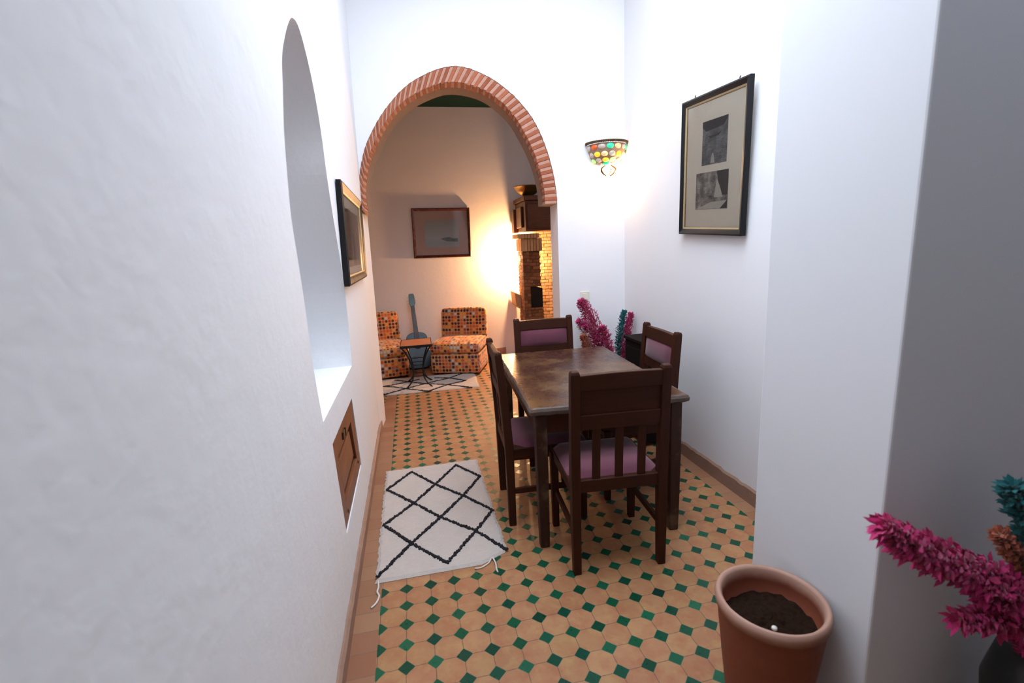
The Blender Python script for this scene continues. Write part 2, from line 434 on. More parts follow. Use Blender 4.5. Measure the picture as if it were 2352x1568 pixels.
def holed_sheet(outer, holes, to3, mb, flip=False):
    bm = bmesh.new(); edges = []
    for lp in [outer]+holes:
        vs = [bm.verts.new((a, b, 0)) for a, b in lp]
        for i in range(len(vs)): edges.append(bm.edges.new((vs[i], vs[(i+1) % len(vs)])))
    bmesh.ops.triangle_fill(bm, use_beauty=True, use_dissolve=False, edges=edges)
    bm.verts.ensure_lookup_table(); bm.verts.index_update()
    mb.add([to3(v.co.x, v.co.y) for v in bm.verts], [tuple(v.index for v in f.verts) for f in bm.faces])
    bm.free()

# floor
mb = MB(); mb.box(-2.4, 3.4, -4.4, 4.75, -.08, 0)
mb.build('floor', M['tiles'], kind='structure')

# left wall with arched niche and a low recess for the little wooden door
niche = [(.63, .915), (.645, 1.03), (.64, 1.17), (.60, 1.36), (.50, 1.555), (.415, 1.71), (.352, 1.85), (.30, 2.02), (.21, 2.164), (.09, 2.262), (-.006, 2.298), (-.09, 2.285), (-.155, 2.25),
         (-.245, 2.172), (-.322, 2.083), (-.355, 1.99), (-.40, 1.858), (-.418, 1.735), (-.425, 1.611), (-.395, 1.484), (-.366, 1.348), (-.334, 1.134), (-.265, .920)]
pts = [(p.x, p.y) for p in catmull([(a, b, 0) for a, b in niche], 4)]
niche = pts
door = [(-.131, .782), (-.007, .322), (.662, .333), (.513, .770)]
Y0, Y1 = -4.4, 2.43
mb = MB()
outer = [(Y0, 0), (Y1, 0), (Y1, ZC), (Y0, ZC)]
holed_sheet(outer, [niche, door], lambda a, b: (LX(b), a, b), mb)
def reveal(lp, depth, mb, back=True):
    n = len(lp)
    vs = [(LX(b), a, b) for a, b in lp]+[(LX(b)-depth, a, b) for a, b in lp]
    mb.add(vs, [(i, (i+1) % n, n+(i+1) % n, n+i) for i in range(n)])
    if back: mb.add([(LX(b)-depth, a, b) for a, b in lp], [tuple(range(n))])
reveal(niche, .31, mb); reveal(door, .03, mb)
mb.add([(LX(0), Y0, 0), (LX(0), Y1, 0), (LX(ZC), Y1, ZC), (LX(ZC), Y0, ZC), (-.55, Y0, 0), (-.55, Y1, 0), (-.55, Y1, ZC), (-.55, Y0, ZC)],
       [(4, 5, 6, 7), (0, 1, 5, 4), (1, 2, 6, 5), (2, 3, 7, 6), (3, 0, 4, 7)])
bmw = mb.build('wall_left', M['wall_rough'], kind='structure')
bm = bmesh.new(); bm.from_mesh(bmw.data); bmesh.ops.remove_doubles(bm, verts=bm.verts, dist=1e-4); bmesh.ops.recalc_face_normals(bm, faces=bm.faces); bm.to_mesh(bmw.data); bm.free()
bv = bmw.modifiers.new('bevel', 'BEVEL'); bv.width = .012; bv.segments = 3; bv.limit_method = 'ANGLE'; bv.angle_limit = radians(60)

# right wall
mb = MB(); mb.box(2.03, 2.4, -.57, 1.95, 0, ZC); mb.build('wall_right', M['wall'], kind='structure')
# thick pier of the opening the photograph is taken through
mb = MB(); mb.box(1.43, 3.4, -1.04, -.565, 0, ZC); mb.build('wall_pier', M['pier'], kind='structure', bevel=.006)
# arch wall, slightly askew : local u along the wall, w up, t depth
TH = .31
A0 = Vector((0, 2.0287, 0)); ang = math.atan(-.103)
def AW(u, w, t=0): # u == world X on the front face
    return Vector((u, 2.0287-.103*u, w))+Vector((sin(-ang), cos(ang), 0)).normalized()*t
outc = [(-.094, 1.86), (-.094, 1.977), (-.038, 2.21), (.04, 2.387), (.2, 2.601), (.399, 2.765), (.682, 2.862), (.925, 2.804), (1.134, 2.662), (1.296, 2.47), (1.402, 2.224), (1.454, 1.99), (1.467, 1.83)]
innc = [(-.050, 1.80), (-.052, 1.976), (-.022, 2.13), (.036, 2.27), (.143, 2.447), (.287, 2.599), (.475, 2.70), (.674, 2.746), (.918, 2.69), (1.111, 2.537), (1.223, 2.359), (1.309, 2.161), (1.355, 1.959), (1.360, 1.83)]
oc = [(p.x, p.y) for p in catmull([(a, b, 0) for a, b in outc], 6)]
ic = [(p.x, p.y) for p in catmull([(a, b, 0) for a, b in innc], 6)]
outer = [(-.50, 0), (-.12, 0)]+oc+[(1.462, 0), (2.6, 0), (2.6, ZC), (-.50, ZC)]
mb = MB(); n = len(outer)
bm_poly = outer
holed_sheet(outer, [], lambda a, b: AW(a, b, 0), mb); holed_sheet(outer, [], lambda a, b: AW(a, b, TH), mb)
mb.add([AW(a, b, 0) for a, b in outer]+[AW(a, b, TH) for a, b in outer], [(i, (i+1) % n, n+(i+1) % n, n+i) for i in range(n)])
def resample(lp, m):
    d = [0]
    for i in range(1, len(lp)): d.append(d[-1]+sqrt((lp[i][0]-lp[i-1][0])**2+(lp[i][1]-lp[i-1][1])**2))
    out = []; j = 0
    for k in range(m):
        s = d[-1]*k/(m-1)
        while j < len(d)-2 and d[j+1] < s: j += 1
        f = (s-d[j])/(d[j+1]-d[j]); out.append((lp[j][0]+(lp[j+1][0]-lp[j][0])*f, lp[j][1]+(lp[j+1][1]-lp[j][1])*f))
    return out
wa = mb.build('wall_arch', M['wall'], kind='structure')
bm = bmesh.new(); bm.from_mesh(wa.data); bmesh.ops.remove_doubles(bm, verts=bm.verts, dist=1e-4); bmesh.ops.recalc_face_normals(bm, faces=bm.faces); bm.to_mesh(wa.data); bm.free()
# plaster soffit ring behind the bricks
NB = 96
O, I = resample(oc, NB), resample(ic, NB)
mb = MB()
for i in range(NB-1):
    q = [O[i], O[i+1], (I[i+1][0], I[i+1][1]+.006), (I[i][0], I[i][1]+.006)]
    mb.add([AW(a, b, .12) for a, b in q]+[AW(a, b, TH-.004) for a, b in q], [(0, 1, 2, 3), (7, 6, 5, 4), (0, 4, 5, 1), (2, 6, 7, 3)]+([(0, 3, 7, 4)] if i == 0 else [])+([(1, 5, 6, 2)] if i == NB-2 else []))
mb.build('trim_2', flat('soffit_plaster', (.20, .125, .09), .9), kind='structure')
# brick arch : alternating bricks and pale mortar
mb = MB(); NK = 52
O, I = resample(oc, NK*2+1), resample(ic, NK*2+1)
for k in range(NK):
    i0, i1 = 2*k, 2*k+2
    for part in (0, 1):
        fa, fb = (0.04, .54) if part == 0 else (.54, 1.04)
        lerp = lambda P, f: (P[i0][0]+(P[i1][0]-P[i0][0])*f, P[i0][1]+(P[i1][1]-P[i0][1])*f)
        j = random.uniform(-.006, .006) if part == 0 else 0
        a, b, c, d = lerp(O, fa), lerp(O, fb), lerp(I, fb), lerp(I, fa)
        e = .0 if part == 0 else .006
        def push(p, q, m):   # shorten towards q
            L = sqrt((q[0]-p[0])**2+(q[1]-p[1])**2); return (p[0]+(q[0]-p[0])*m/L, p[1]+(q[1]-p[1])*m/L)
        a2, b2, c2, d2 = push(a, d, e+j*.3), push(b, c, e+j*.3), push(c, b, e-j), push(d, a, e-j)
        mb.cur = 0 if part == 0 else 1
        f = -.008-random.uniform(0, .003) if part == 0 else -.006
        q = [a2, b2, c2, d2]
        mb.add([AW(x, y, f) for x, y in q]+[AW(x, y, .125) for x, y in q], [(0, 1, 2, 3), (7, 6, 5, 4), (0, 4, 5, 1), (1, 5, 6, 2), (2, 6, 7, 3), (3, 7, 4, 0)])
mb.build('trim_1', [M['brick'], M['mortar']], kind='structure', bevel=.003, seg=2)

# salon beyond the arch
SY, SZ = 4.61, 3.3
mb = MB(); mb.box(-2.4, 2.9, SY, SY+.14, 0, 3.6); mb.build('wall_back', M['salonwall'], kind='structure')
mb = MB(); mb.box(-2.4, -2.26, 2.2, SY, 0, 3.6); mb.build('wall_salon_left', M['salonwall'], kind='structure')
mb = MB(); mb.box(2.6, 2.9, 1.7, 2.62, 0, 3.6); mb.box(2.6, 2.9, 3.78, SY, 0, 3.6); mb.box(2.6, 2.9, 2.62, 3.78, 0, 1.98); mb.box(2.6, 2.9, 2.62, 3.78, 3.02, 3.6); mb.build('wall_salon_right', M['salonwall'], kind='structure')  # opening cut for the added, unseen window
mb = MB()
for (a, b, c, d) in [(2.62, 3.78, 1.98, 2.02), (2.62, 3.78, 2.98, 3.02), (2.62, 2.66, 2.02, 2.98), (3.74, 3.78, 2.02, 2.98)]: mb.box(2.72, 2.76, a, b, c, d)
mb.build('added_window_1', M['wood'], kind='structure')  # unseen window, added to go with the salon fill light
mb = MB(); mb.box(-2.4, -.5, 2.2, 2.42, 0, 3.6); mb.build('wall_salon_front', M['salonwall'], kind='structure')
mb = MB(); mb.box(-2.4, 2.9, 2.2, SY+.14, SZ, SZ+.12)
mb2 = MB()
for (x0, x1, y0, y1) in [(-2.4, 2.9, 2.36, SY+.14)]: mb2.box(x0, x1, y0, y1, SZ, SZ+.12)
mb2.build('ceiling_salon', M['ceil_green'], kind='structure')
# ceiling of the light well, open where the skylight is
hx0, hx1, hy0, hy1 = .10, 1.80, -.98, .75
mb = MB()
mb.box(-.6, hx0, -1.1, 2.5, ZC, ZC+.15); mb.box(hx1, 2.6, -1.1, 2.5, ZC, ZC+.15)
mb.box(hx0, hx1, -1.1, hy0, ZC, ZC+.15); mb.box(hx0, hx1, hy1, 2.5, ZC, ZC+.15)
mb.build('ceiling', M['ceil'], kind='structure')
# room the camera stands in
mb = MB(); mb.box(-.6, .9, -4.4, -1.0, 3.0, 3.15); mb.box(2.3, 3.4, -4.4, -1.0, 3.0, 3.15); mb.box(.9, 2.3, -4.4, -2.5, 3.0, 3.15); mb.box(.9, 2.3, -1.3, -1.0, 3.0, 3.15); mb.build('ceiling_front', M['ceil'], kind='structure')  # hole in the middle cut for the added overhead fill
mb = MB(); mb.box(-.6, 3.55, -4.55, -4.4, 0, ZC); mb.build('wall_front', M['pier'], kind='structure')
mb = MB(); mb.box(3.4, 3.55, -4.4, -.57, 0, ZC); mb.build('wall_front_right', M['pier'], kind='structure')
mb = MB(); mb.box(-.2, 3.4, -1.14, -1.0, 3.0, 3.22); mb.box(-.2, .1, -1.14, -1.0, 3.22, ZC+.15); mb.box(1.9, 3.4, -1.14, -1.0, 3.22, ZC+.15); mb.box(.1, 1.9, -1.14, -1.0, 3.66, ZC+.15); mb.build('wall_lintel', M['pier'], kind='structure')  # gap in the upper part cut for the added high fill

# baseboards
def ragged(x_of, y0, y1, h, t, name, sgn, n=60):
    mb = MB(); vs = []; fs = []
    rnd = random.Random(3)
    for i in range(n+1):
        y = y0+(y1-y0)*i/n; hh = h+rnd.uniform(-.006, .005)
        x = x_of
        vs += [(x, y, 0), (x+sgn*t, y, 0), (x+sgn*t, y, hh-.012), (x+sgn*(t-.010), y, hh), (x-sgn*.03, y, hh+.003), (x-sgn*.03, y, 0)]
    for i in range(n):
        for k in range(6): fs.append((6*i+k, 6*i+(k+1) % 6, 6*i+6+(k+1) % 6, 6*i+6+k))
    fs += [tuple(range(6))[::-1], tuple(6*n+k for k in range(6))]
    mb.add(vs, fs); return mb.build(name, M['skirt'], kind='structure')
ragged(-.125, -4.3, 2.42, .075, .020, 'baseboard_left', 1, 120)
ragged(2.03, -.56, 1.80, .095, .012, 'baseboard_right', -1)
mb = MB(); mb.box(-2.2, 1.5, SY-.02, SY, 0, .10); mb.build('baseboard_back', M['skirt'], kind='structure', bevel=.004)
mb = MB(); mb.add([AW(1.47, 0, -.014), AW(2.02, 0, -.014), AW(2.02, .095, -.014), AW(1.47, .095, -.014), AW(1.47, 0, .0), AW(2.02, 0, .0), AW(2.02, .095, .0), AW(1.47, .095, .0)],
                  [(0, 1, 2, 3), (3, 2, 6, 7), (0, 3, 7, 4), (1, 5, 6, 2), (0, 4, 5, 1), (4, 7, 6, 5)])
mb.build('baseboard_arch', M['skirt'], kind='structure')

# little recessed wooden door in the left wall
def inset(q, m, side='all'):
    c = (sum(p[0] for p in q)/4, sum(p[1] for p in q)/4)
    return [(p[0]+(c[0]-p[0])*m*1.0, p[1]+(c[1]-p[1])*m*1.45) for p in q]
def WL(a, b, o): return (LX(b, o), a, b)
d1 = [(-.121, .776), (-.001, .328), (.653, .338), (.507, .763)]
dr = thing('cupboard_door', 'small orange-brown wooden door recessed low in the left wall below the niche', 'door', (LX(.33), .26, .33))
orig = Vector(dr.location)
def ab(mb, name, mats, par, **kw):
    mb.v = [p-orig for p in mb.v]; return mb.build(name, mats, par, **kw)
mb = MB()
q0, q1 = d1, inset(d1, .30)
n = 4
mb.add([WL(a, b, -.004) for a, b in q0]+[WL(a, b, -.004) for a, b in q1]+[WL(a, b, -.028) for a, b in q0]+[WL(a, b, -.028) for a, b in q1],
       [(i, (i+1) % 4, 4+(i+1) % 4, 4+i) for i in range(4)]+[(4+i, 4+(i+1) % 4, 12+(i+1) % 4, 12+i) for i in range(4)]+[(i, 8+i, 8+(i+1) % 4, (i+1) % 4) for i in range(4)])
ab(mb, 'door_frame', M['door'], dr, bevel=.002)
mb = MB(); mb.prism(q1, -.027, -.020, lambda a, b, c: WL(a, b, c)); ab(mb, 'door_panel', M['door_shade'], dr)  # shows as a groove; edge shadow is put into its dark colour
q2 = inset(d1, .42)
mb = MB(); mb.prism(q2, -.026, -.012, lambda a, b, c: WL(a, b, c)); ab(mb, 'raised_field', M['door'], dr, bevel=.003)
for (a, b, w, h) in [(.13, .725, .045, .03), (.20, .722, .012, .035)]:
    mb = MB(); mb.prism([(a, b-h), (a+w, b-h), (a+w, b+.005), (a, b+.005)], -.005, .004, lambda a, b, c: WL(a, b, c)); ab(mb, 'latch', M['metal_old'], dr, bevel=.002, label='small dark metal latch')
for (a, b) in [(.56, .40), (.10, .372)]:
    mb = MB(); mb.lathe([(.0, .004), (.008, .003), (.010, 0)], 12, T=Matrix.Translation(WL(a, b, -.003)) @ Matrix.Rotation(pi/2, 4, 'Y')); ab(mb, 'nail_head', M['metal_old'], dr, smooth=True)

# ------------------------------------------------------------------ pictures
def frame_mesh(W, H, w, d, y0=0, prof=None):
    """picture frame ring in the local xz plane, front towards -y"""
    mb = MB(); prof = prof or [(0, 0), (0, d*.8), (w*.25, d), (w*.7, d*.75), (w, d*.55), (w, 0)]
    rings = []
    for (o, h) in prof:
        rings.append([(-W/2+o, -h+y0, -H/2+o), (W/2-o, -h+y0, -H/2+o), (W/2-o, -h+y0, H/2-o), (-W/2+o, -h+y0, H/2-o)])
    vs = [p for r in rings for p in r]; m = len(rings); fs = []
    for i in range(m-1):
        for k in range(4): fs.append((4*i+k, 4*i+(k+1) % 4, 4*i+4+(k+1) % 4, 4*i+4+k))
    mb.add(vs, fs); return mb
def rect(mb, x0, x1, z0, z1, y, t=.001): mb.box(x0, x1, y-t, y, z0, z1)
def picture(name, label, W, H, w, d, mf, mm, mat4, slip=True):
    t = thing(name, label, 'picture'); t.matrix_world = mat4
    frame_mesh(W, H, w, d).build('frame', mf, t)
    if slip: frame_mesh(W-2*w+.004, H-2*w+.004, .011, d*.45, 0, [(0, .005), (0, d*.6), (.008, d*.5), (.011, d*.3), (.011, .005)]).build('gold_slip', M['gold'], t, label='thin gold inner edge')
    mb = MB(); mb.box(-W/2+w*.5, W/2-w*.5, -.006, -.001, -H/2+w*.5, H/2-w*.5); mb.build('mat_board', mm, t)
    mb = MB(); mb.add([(-W/2+w*.9, -d*.42, -H/2+w*.9), (W/2-w*.9, -d*.42, -H/2+w*.9), (W/2-w*.9, -d*.42, H/2-w*.9), (-W/2+w*.9, -d*.42, H/2-w*.9)], [(0, 1, 2, 3)]); mb.build('glass_pane', M['glass'], t)
    return t
def wall_mat(x, y, z, nrm, roll=0, lean=0):
    # local -y = outward normal, z up
    n = Vector(nrm).normalized(); up = Vector((0, 0, 1)); up = (up-n*up.dot(n)).normalized()
    yv = -n; xv = yv.cross(up)
    m = Matrix(((xv.x, yv.x, up.x, x), (xv.y, yv.y, up.y, y), (xv.z, yv.z, up.z, z), (0, 0, 0, 1)))
    return m @ Matrix.Rotation(roll, 4, 'Y') @ Matrix.Rotation(lean, 4, 'X')

# right wall picture : local x runs towards -Y (camera side)
pr = picture('framed_engravings', 'tall black framed picture of two grey engravings hanging tilted on the right wall', .615, .785, .036, .03, M['wood_frame'], M['mat'], wall_mat(2.006, .598, 1.905, (-1, 0, 0), .055, radians(1.5)))
mb = MB(); W2, H2 = .215, .235
mb.box(-.105, .125, -.0075, -.006, .005, .245)
up = mb.build('upper_print', M['print'], pr, label='upper grey engraving of a tall gateway')
mb = MB(); y = -.0085
mb.prism([(-.105, .215), (-.07, .19), (.09, .20), (.125, .235), (.125, .245), (-.105, .245)], y, y+.001, lambda a, b, c: (a, c, b))
mb.build('vault_shade', M['ink'], up)
mb = MB(); mb.prism([(-.02, .012), (.02, .012), (.012, .05), (.006, .065), (-.004, .065), (-.012, .045)], y, y+.001, lambda a, b, c: (a, c, b))
mb.build('robed_figures', flat('pale_ink', (.45, .44, .40), .8), up)
mb = MB(); mb.prism([(-.05, .165), (-.03, .15), (.05, .155), (.075, .175), (.05, .165), (-.02, .16)], y, y+.001, lambda a, b, c: (a, c, b)); mb.build('balcony_line', M['ink'], up)
mb = MB(); mb.box(-.155, .150, -.0075, -.006, -.245, -.035)
lo = mb.build('lower_print', M['print_b'], pr, label='lower grey engraving of a sunlit courtyard arcade')
mb = MB(); mb.prism([(.045, -.036), (.149, -.036), (.149, -.17), (.105, -.17), (.06, -.08)], y, y+.001, lambda a, b, c: (a, c, b)); mb.build('shadowed_wall', M['ink'], lo)
mb = MB(); mb.prism([(.03, -.18), (.11, -.18), (.085, -.13), (.05, -.075)], y-.001, y, lambda a, b, c: (a, c, b)); mb.build('sunlit_wall', flat('pale_ink_b', (.52, .49, .42), .8), lo)
mb = MB(); mb.prism([(-.15, -.243), (.09, -.243), (.149, -.20), (.0, -.205)], y-.001, y, lambda a, b, c: (a, c, b)); mb.build('sunlit_ground', bpy.data.materials['pale_ink_b'], lo)
mb = MB(); mb.prism([(.09, -.243), (.149, -.243), (.149, -.20)], y-.002, y-.001, lambda a, b, c: (a, c, b)); mb.build('corner_shade', M['ink'], lo)
for sx_ in (-.20, .20):
    mb = MB(); mb.tube([(sx_, -.004, .39), (sx_, -.004, .405), (sx_+.006, -.004, .41)], .003, 6); mb.build('hanging_hook', M['metal_old'], pr)

# left wall picture
nL = Vector((1, 0, -.026))
pl_ = picture('framed_landscape_print', 'black framed tan print seen edge-on on the left wall beside the brick arch', 1.05, .525, .045, .03, M['wood_frame'], M['mat'], wall_mat(LX(1.60)+.004, 1.115, 1.602, nL, 0))
mb = MB(); mb.box(-.40, .36, -.0075, -.006, -.17, .15); tp = mb.build('tan_print', M['print_tan'], pl_)
mb = MB(); mb.box(-.02, .08, -.009, -.0076, -.13, .02); mb.box(-.05, .10, -.009, -.0076, -.16, -.13); mb.build('tower_drawing', flat('sepia_ink', (.09, .065, .04), .8), tp)

# salon picture
ps = picture('framed_seascape', 'mahogany framed misty seascape hanging on the far salon wall', .765, .645, .036, .028, M['wood_red'], M['mat_pink'], wall_mat(.709, 4.604, 1.731, (0, -1, 0), .018), slip=False)
mb = MB(); mb.box(-.22, .225, -.0075, -.006, -.18, .165); sp = mb.build('seascape_print', M['sea'], ps)
mb = MB(); mb.prism([(-.02, -.075), (.04, -.06), (.10, -.055), (.15, -.075), (.21, -.07), (.21, -.12), (.06, -.11)], -.009, -.008, lambda a, b, c: (a, c, b)); mb.build('distant_boats', M['sea_dark'], sp)

# ------------------------------------------------------------------ dining chairs
def dining_chair(label, loc, rz, group='wooden dining chairs around the table'):
    t = thing('dining_chair', label, 'chair', (loc[0], loc[1], 0), rz, group)
    W = .405; D = .40; SH = .43
    wm = M['wood']
    def back_y(z): return 0 if z < .45 else -.035*((z-.45)/.53)**1.3
    for sx_ in (-1, 1):
        x = sx_*W/2
        mb = MB(); mb.bar([(x, back_y(z), z) for z in (0, .2, .45, .6, .75, .9, .962, .975)], [.036, .04, .043, .043, .042, .042, .041, .033], [.038, .042, .046, .044, .042, .040, .038, .028])
        mb.build('leg', wm, t, bevel=.004)
        mb = MB(); mb.bar([(sx_*(W/2+.01), D, 0), (sx_*(W/2+.01), D, .2), (sx_*(W/2+.01), D, SH)], [.034, .038, .042], [.034, .038, .042])
        mb.build('leg', wm, t, bevel=.004)
        mb = MB(); mb.box(sx_*(W/2+.002)-.010, sx_*(W/2+.002)+.010, .018, D-.018, .185, .215); mb.build('stretcher', wm, t, bevel=.003)
    y1 = back_y(.93)
    def rail(nm, z0, z1, th, off=0, mat=wm, bv=.004, arch=0):
        mb = MB(); n = 8
        for i in range(n):
            xa, xb = -W/2+.018+(W-.036)*i/n, -W/2+.018+(W-.036)*(i+1)/n
            za = z1+arch*sin(pi*i/n); zb = z1+arch*sin(pi*(i+1)/n)
            ya, yb = back_y(z0)+off, back_y(z1)+off
            mb.add([(xa, ya-th/2, z0), (xb, ya-th/2, z0), (xb, ya+th/2, z0), (xa, ya+th/2, z0), (xa, yb-th/2, za), (xb, yb-th/2, zb), (xb, yb+th/2, zb), (xa, yb+th/2, za)],
                   [(0, 3, 2, 1), (4, 5, 6, 7), (0, 1, 5, 4), (2, 3, 7, 6)]+([(3, 0, 4, 7)] if i == 0 else [])+([(1, 2, 6, 5)] if i == n-1 else []))
        return mb.build(nm, mat, t, bevel=bv, ang=50)
    rail('top_rail', .885, .955, .03, 0, arch=.004)
    rail('back_panel', .765, .90, .012, 0)
    rail('lower_rail', .705, .775, .03, 0)
    rail('seat_rail', .405, .465, .03, 0)
    # slats
    for k in (-1, 0, 1):
        x = k*.105; mb = MB(); mb.bar([(x, back_y(z), z) for z in (.455, .58, .715)], .036, .014); mb.build('slat', wm, t, bevel=.002)
    # upholstered back pad facing the sitter
    mb = MB(); n, m = 10, 6
    vs = []; fs = []
    for j in range(m+1):
        for i in range(n+1):
            u, v = i/n, j/m; z = .752+.133*v; x = (-.5+u)*(W-.05)
            b = .026*(sin(pi*min(1, max(0, u)))**.35)*(sin(pi*v)**.45) if 0 < i < n and 0 < j < m else 0
            vs.append((x, back_y(z)+.006+b, z))
    for j in range(m):
        for i in range(n): fs.append((j*(n+1)+i, j*(n+1)+i+1, (j+1)*(n+1)+i+1, (j+1)*(n+1)+i))
    mb.add(vs, fs); mb.build('back_cushion', M['plum'], t, smooth=True, label='plum coloured padded back')
    # seat frame + cushion
    mb = MB()
    for sx_ in (-1, 1): mb.box(sx_*(W/2+.004)-.012, sx_*(W/2+.004)+.012, .02, D-.02, .385, .435)
    mb.box(-W/2-.0, W/2+.0, D-.012, D+.012, .385, .435); mb.build('seat_frame', wm, t, bevel=.003)
    mb = MB(); mb.box(-W/2-.02, W/2+.02, .0165, D+.035, .432, .448)
    mb.build('seat', wm, t, bevel=.004)
    n, m = 12, 12; mb = MB(); vs = []; fs = []
    for j in range(m+1):
        for i in range(n+1):
            u, v = i/n, j/m; e = min(u, 1-u, v, 1-v)
            h = .0 if e == 0 else .034*min(1, (e*7))**.45
            x = (-.5+u)*(W+.03); yy = .02+v*(D+.01)
            # leave the corners round the posts free
            if v < .12 and (u < .09 or u > .91): x *= .84
            vs.append((x, yy, .447+h))
    for j in range(m):
        for i in range(n): fs.append((j*(n+1)+i, j*(n+1)+i+1, (j+1)*(n+1)+i+1, (j+1)*(n+1)+i))
    mb.add(vs, fs); mb.build('seat_cushion', M['plum'], t, smooth=True, label='plum coloured seat pad')
    return t
def copy_tree(o, parent=None):
    c = o.copy(); COL.objects.link(c); c.parent = parent
    if parent: c.matrix_parent_inverse = o.matrix_parent_inverse
    for ch in list(o.children): copy_tree(ch, c)
    return c
ch = dining_chair('dark wooden dining chair nearest the camera, its slatted back turned to it', (1.085, -.122), -.08)
def chair_at(x, y, rz, label):
    c = copy_tree(ch); c.location = (x, y, 0); c.rotation_euler = (0, 0, rz); c['label'] = label; return c
chair_at(.692, .568, -pi/2-.06, '')['label'] = 'dark wooden dining chair left of the table, seen side-on near the rug'
chair_at(1.19, 1.415, pi-.04, 'dark wooden dining chair at the far table end, plum back pad facing the camera')
chair_at(1.688, .655, pi/2-.05, 'dark wooden dining chair between table and right wall, pink back pad in view')

# ------------------------------------------------------------------ dining table
tb = thing('dining_table', 'worn dark brown wooden dining table with a glossy scuffed top', 'table', (1.175, .69, 0), -.06)
mb = MB()
rr = random.Random(5); n = 26; vs = []; fs = []
loop = []
for k in range(n): loop.append((-.398+.796*k/n, -.62))
for k in range(n): loop.append((.398, -.62+1.24*k/n))
for k in range(n): loop.append((.398-.796*k/n, .62))
for k in range(n): loop.append((-.398, .62-1.24*k/n))
L = len(loop); jit = [(rr.uniform(-.003, .003), rr.uniform(-.003, .003)) for _ in loop]
prof = [(0.012, .703), (.0, .712), (-.002, .728), (.004, .741), (.012, .745)]
for (ins, z) in prof:
    for (x, y), (jx, jy) in zip(loop, jit):
        sx_ = (abs(x)-ins)/abs(x) if abs(x) > .39 else 1; sy_ = (abs(y)-ins)/abs(y) if abs(y) > .61 else 1
        vs.append((x*sx_+jx, y*sy_+jy, z+(jx*.4 if z < .72 else 0)))
for i in range(len(prof)-1):
    for k in range(L): fs.append((i*L+k, i*L+(k+1) % L, (i+1)*L+(k+1) % L, (i+1)*L+k))
fs += [tuple(range(L))[::-1], tuple((len(prof)-1)*L+k for k in range(L))]
mb.add(vs, fs); mb.build('tabletop', M['wood_top'], tb)
for sx_ in (-1, 1):
    for sy_ in (-1, 1):
        mb = MB(); mb.bar([(sx_*.345, sy_*.575, z) for z in (0, .1, .4, .66, .703)], [.046, .05, .056, .058, .058], [.046, .05, .056, .058, .058])
        mb.build('leg', wood('table_leg_wood', (.020, .006, .003), (.058, .018, .008), .5, worn=(.13, .08, .045), spec=.3) if 'table_leg_wood' not in bpy.data.materials else bpy.data.materials['table_leg_wood'], tb, bevel=.005)
mb = MB()
for s_ in (-1, 1):
    mb.box(-.32, .32, s_*.585-.012, s_*.585+.012, .61, .704); mb.box(s_*.355-.012, s_*.355+.012, -.55, .55, .61, .704)
mb.build('apron', M['wood'], tb, bevel=.003)

# dark cabinet in the corner behind the right-hand chair
cb = thing('low_cabinet', 'black low wooden cabinet in the corner behind the right-hand chair', 'cabinet', (1.925, 1.29, 0))
mb = MB(); mb.box(-.095, .095, -.22, .10, .03, .765); mb.build('body', flat('black_brown_wood', (.008, .005, .004), .85, spec=.15), cb, bevel=.004)
mb = MB(); mb.box(-.105, .10, -.23, .11, .766, .79); mb.build('cabinet_top', bpy.data.materials['black_brown_wood'], cb, bevel=.004)
mb = MB(); mb.box(-.101, -.0955, -.20, .08, .10, .72); mb.build('door', bpy.data.materials['black_brown_wood'], cb, bevel=.002)
for a in (-1, 1):
    for b in (-1, 1):
        mb = MB(); mb.box(a*.08-.015, a*.08+.015, b*.13-.015-.06, b*.13+.015-.06, 0, .03); mb.build('foot', bpy.data.materials['black_brown_wood'], cb)

# ------------------------------------------------------------------ plumes in vases
def plume(mb, pts, rad, n, mi, seed, blade=.05, w=.012):
    n = int(n*3.6); blade *= .58; w *= .5; rad *= 1.15
    rnd = random.Random(seed); P = catmull(pts, 8); m = len(P)
    mb.cur = mi
    for k in range(n):
        f = rnd.random(); i = min(m-2, int(f*(m-1))); p = P[i].lerp(P[i+1], f*(m-1)-i); t = (P[i+1]-P[i]).normalized()
        env = rad*(sin(pi*min(1, f*.82+.16))**.6)
        a = t.orthogonal().normalized(); b = t.cross(a); th = rnd.uniform(0, 2*pi)
        out = a*cos(th)+b*sin(th)
        root = p+out*env*rnd.uniform(0, .55)
        L = blade*rnd.uniform(.6, 1.25); d = (t*rnd.uniform(.35, 1.)+out*rnd.uniform(.3, 1.)).normalized()
        side = d.cross(out+Vector((.01, .02, .03))).normalized()*w*rnd.uniform(.5, 1.1)
        mid = root+d*L*.5+out*L*.12; tip = root+d*L-Vector((0, 0, L*rnd.uniform(0, .25)))
        nn = d.cross(side).normalized()*w*.35
        mb.add([root-side*.35, root+side*.35, mid+side+nn, mid-side+nn, tip, mid-nn], [(0, 1, 2, 3), (3, 2, 4), (0, 3, 5), (1, 5, 2), (3, 4, 5), (2, 5, 4), (0, 5, 1)])
def plume_obj(label, pts, rad, n, mat, seed, group, blade=.05, w=.012):
    base = Vector(pts[0]); mb = MB(); plume(mb, [Vector(p) for p in pts], rad, n, 0, seed, blade, w)
    t = thing('dyed_plume', label, 'plume', base, 0, group)
    mb.v = [p-base for p in mb.v]; mb.build('feathers', mat, t)
    mb = MB(); P = catmull(pts, 6); mb.tube([p-base for p in P], [.004]*len(P), 6); mb.build('stem', flat('dry_stem', (.20, .12, .06), .8) if 'dry_stem' not in bpy.data.materials else bpy.data.materials['dry_stem'], t)
    return t
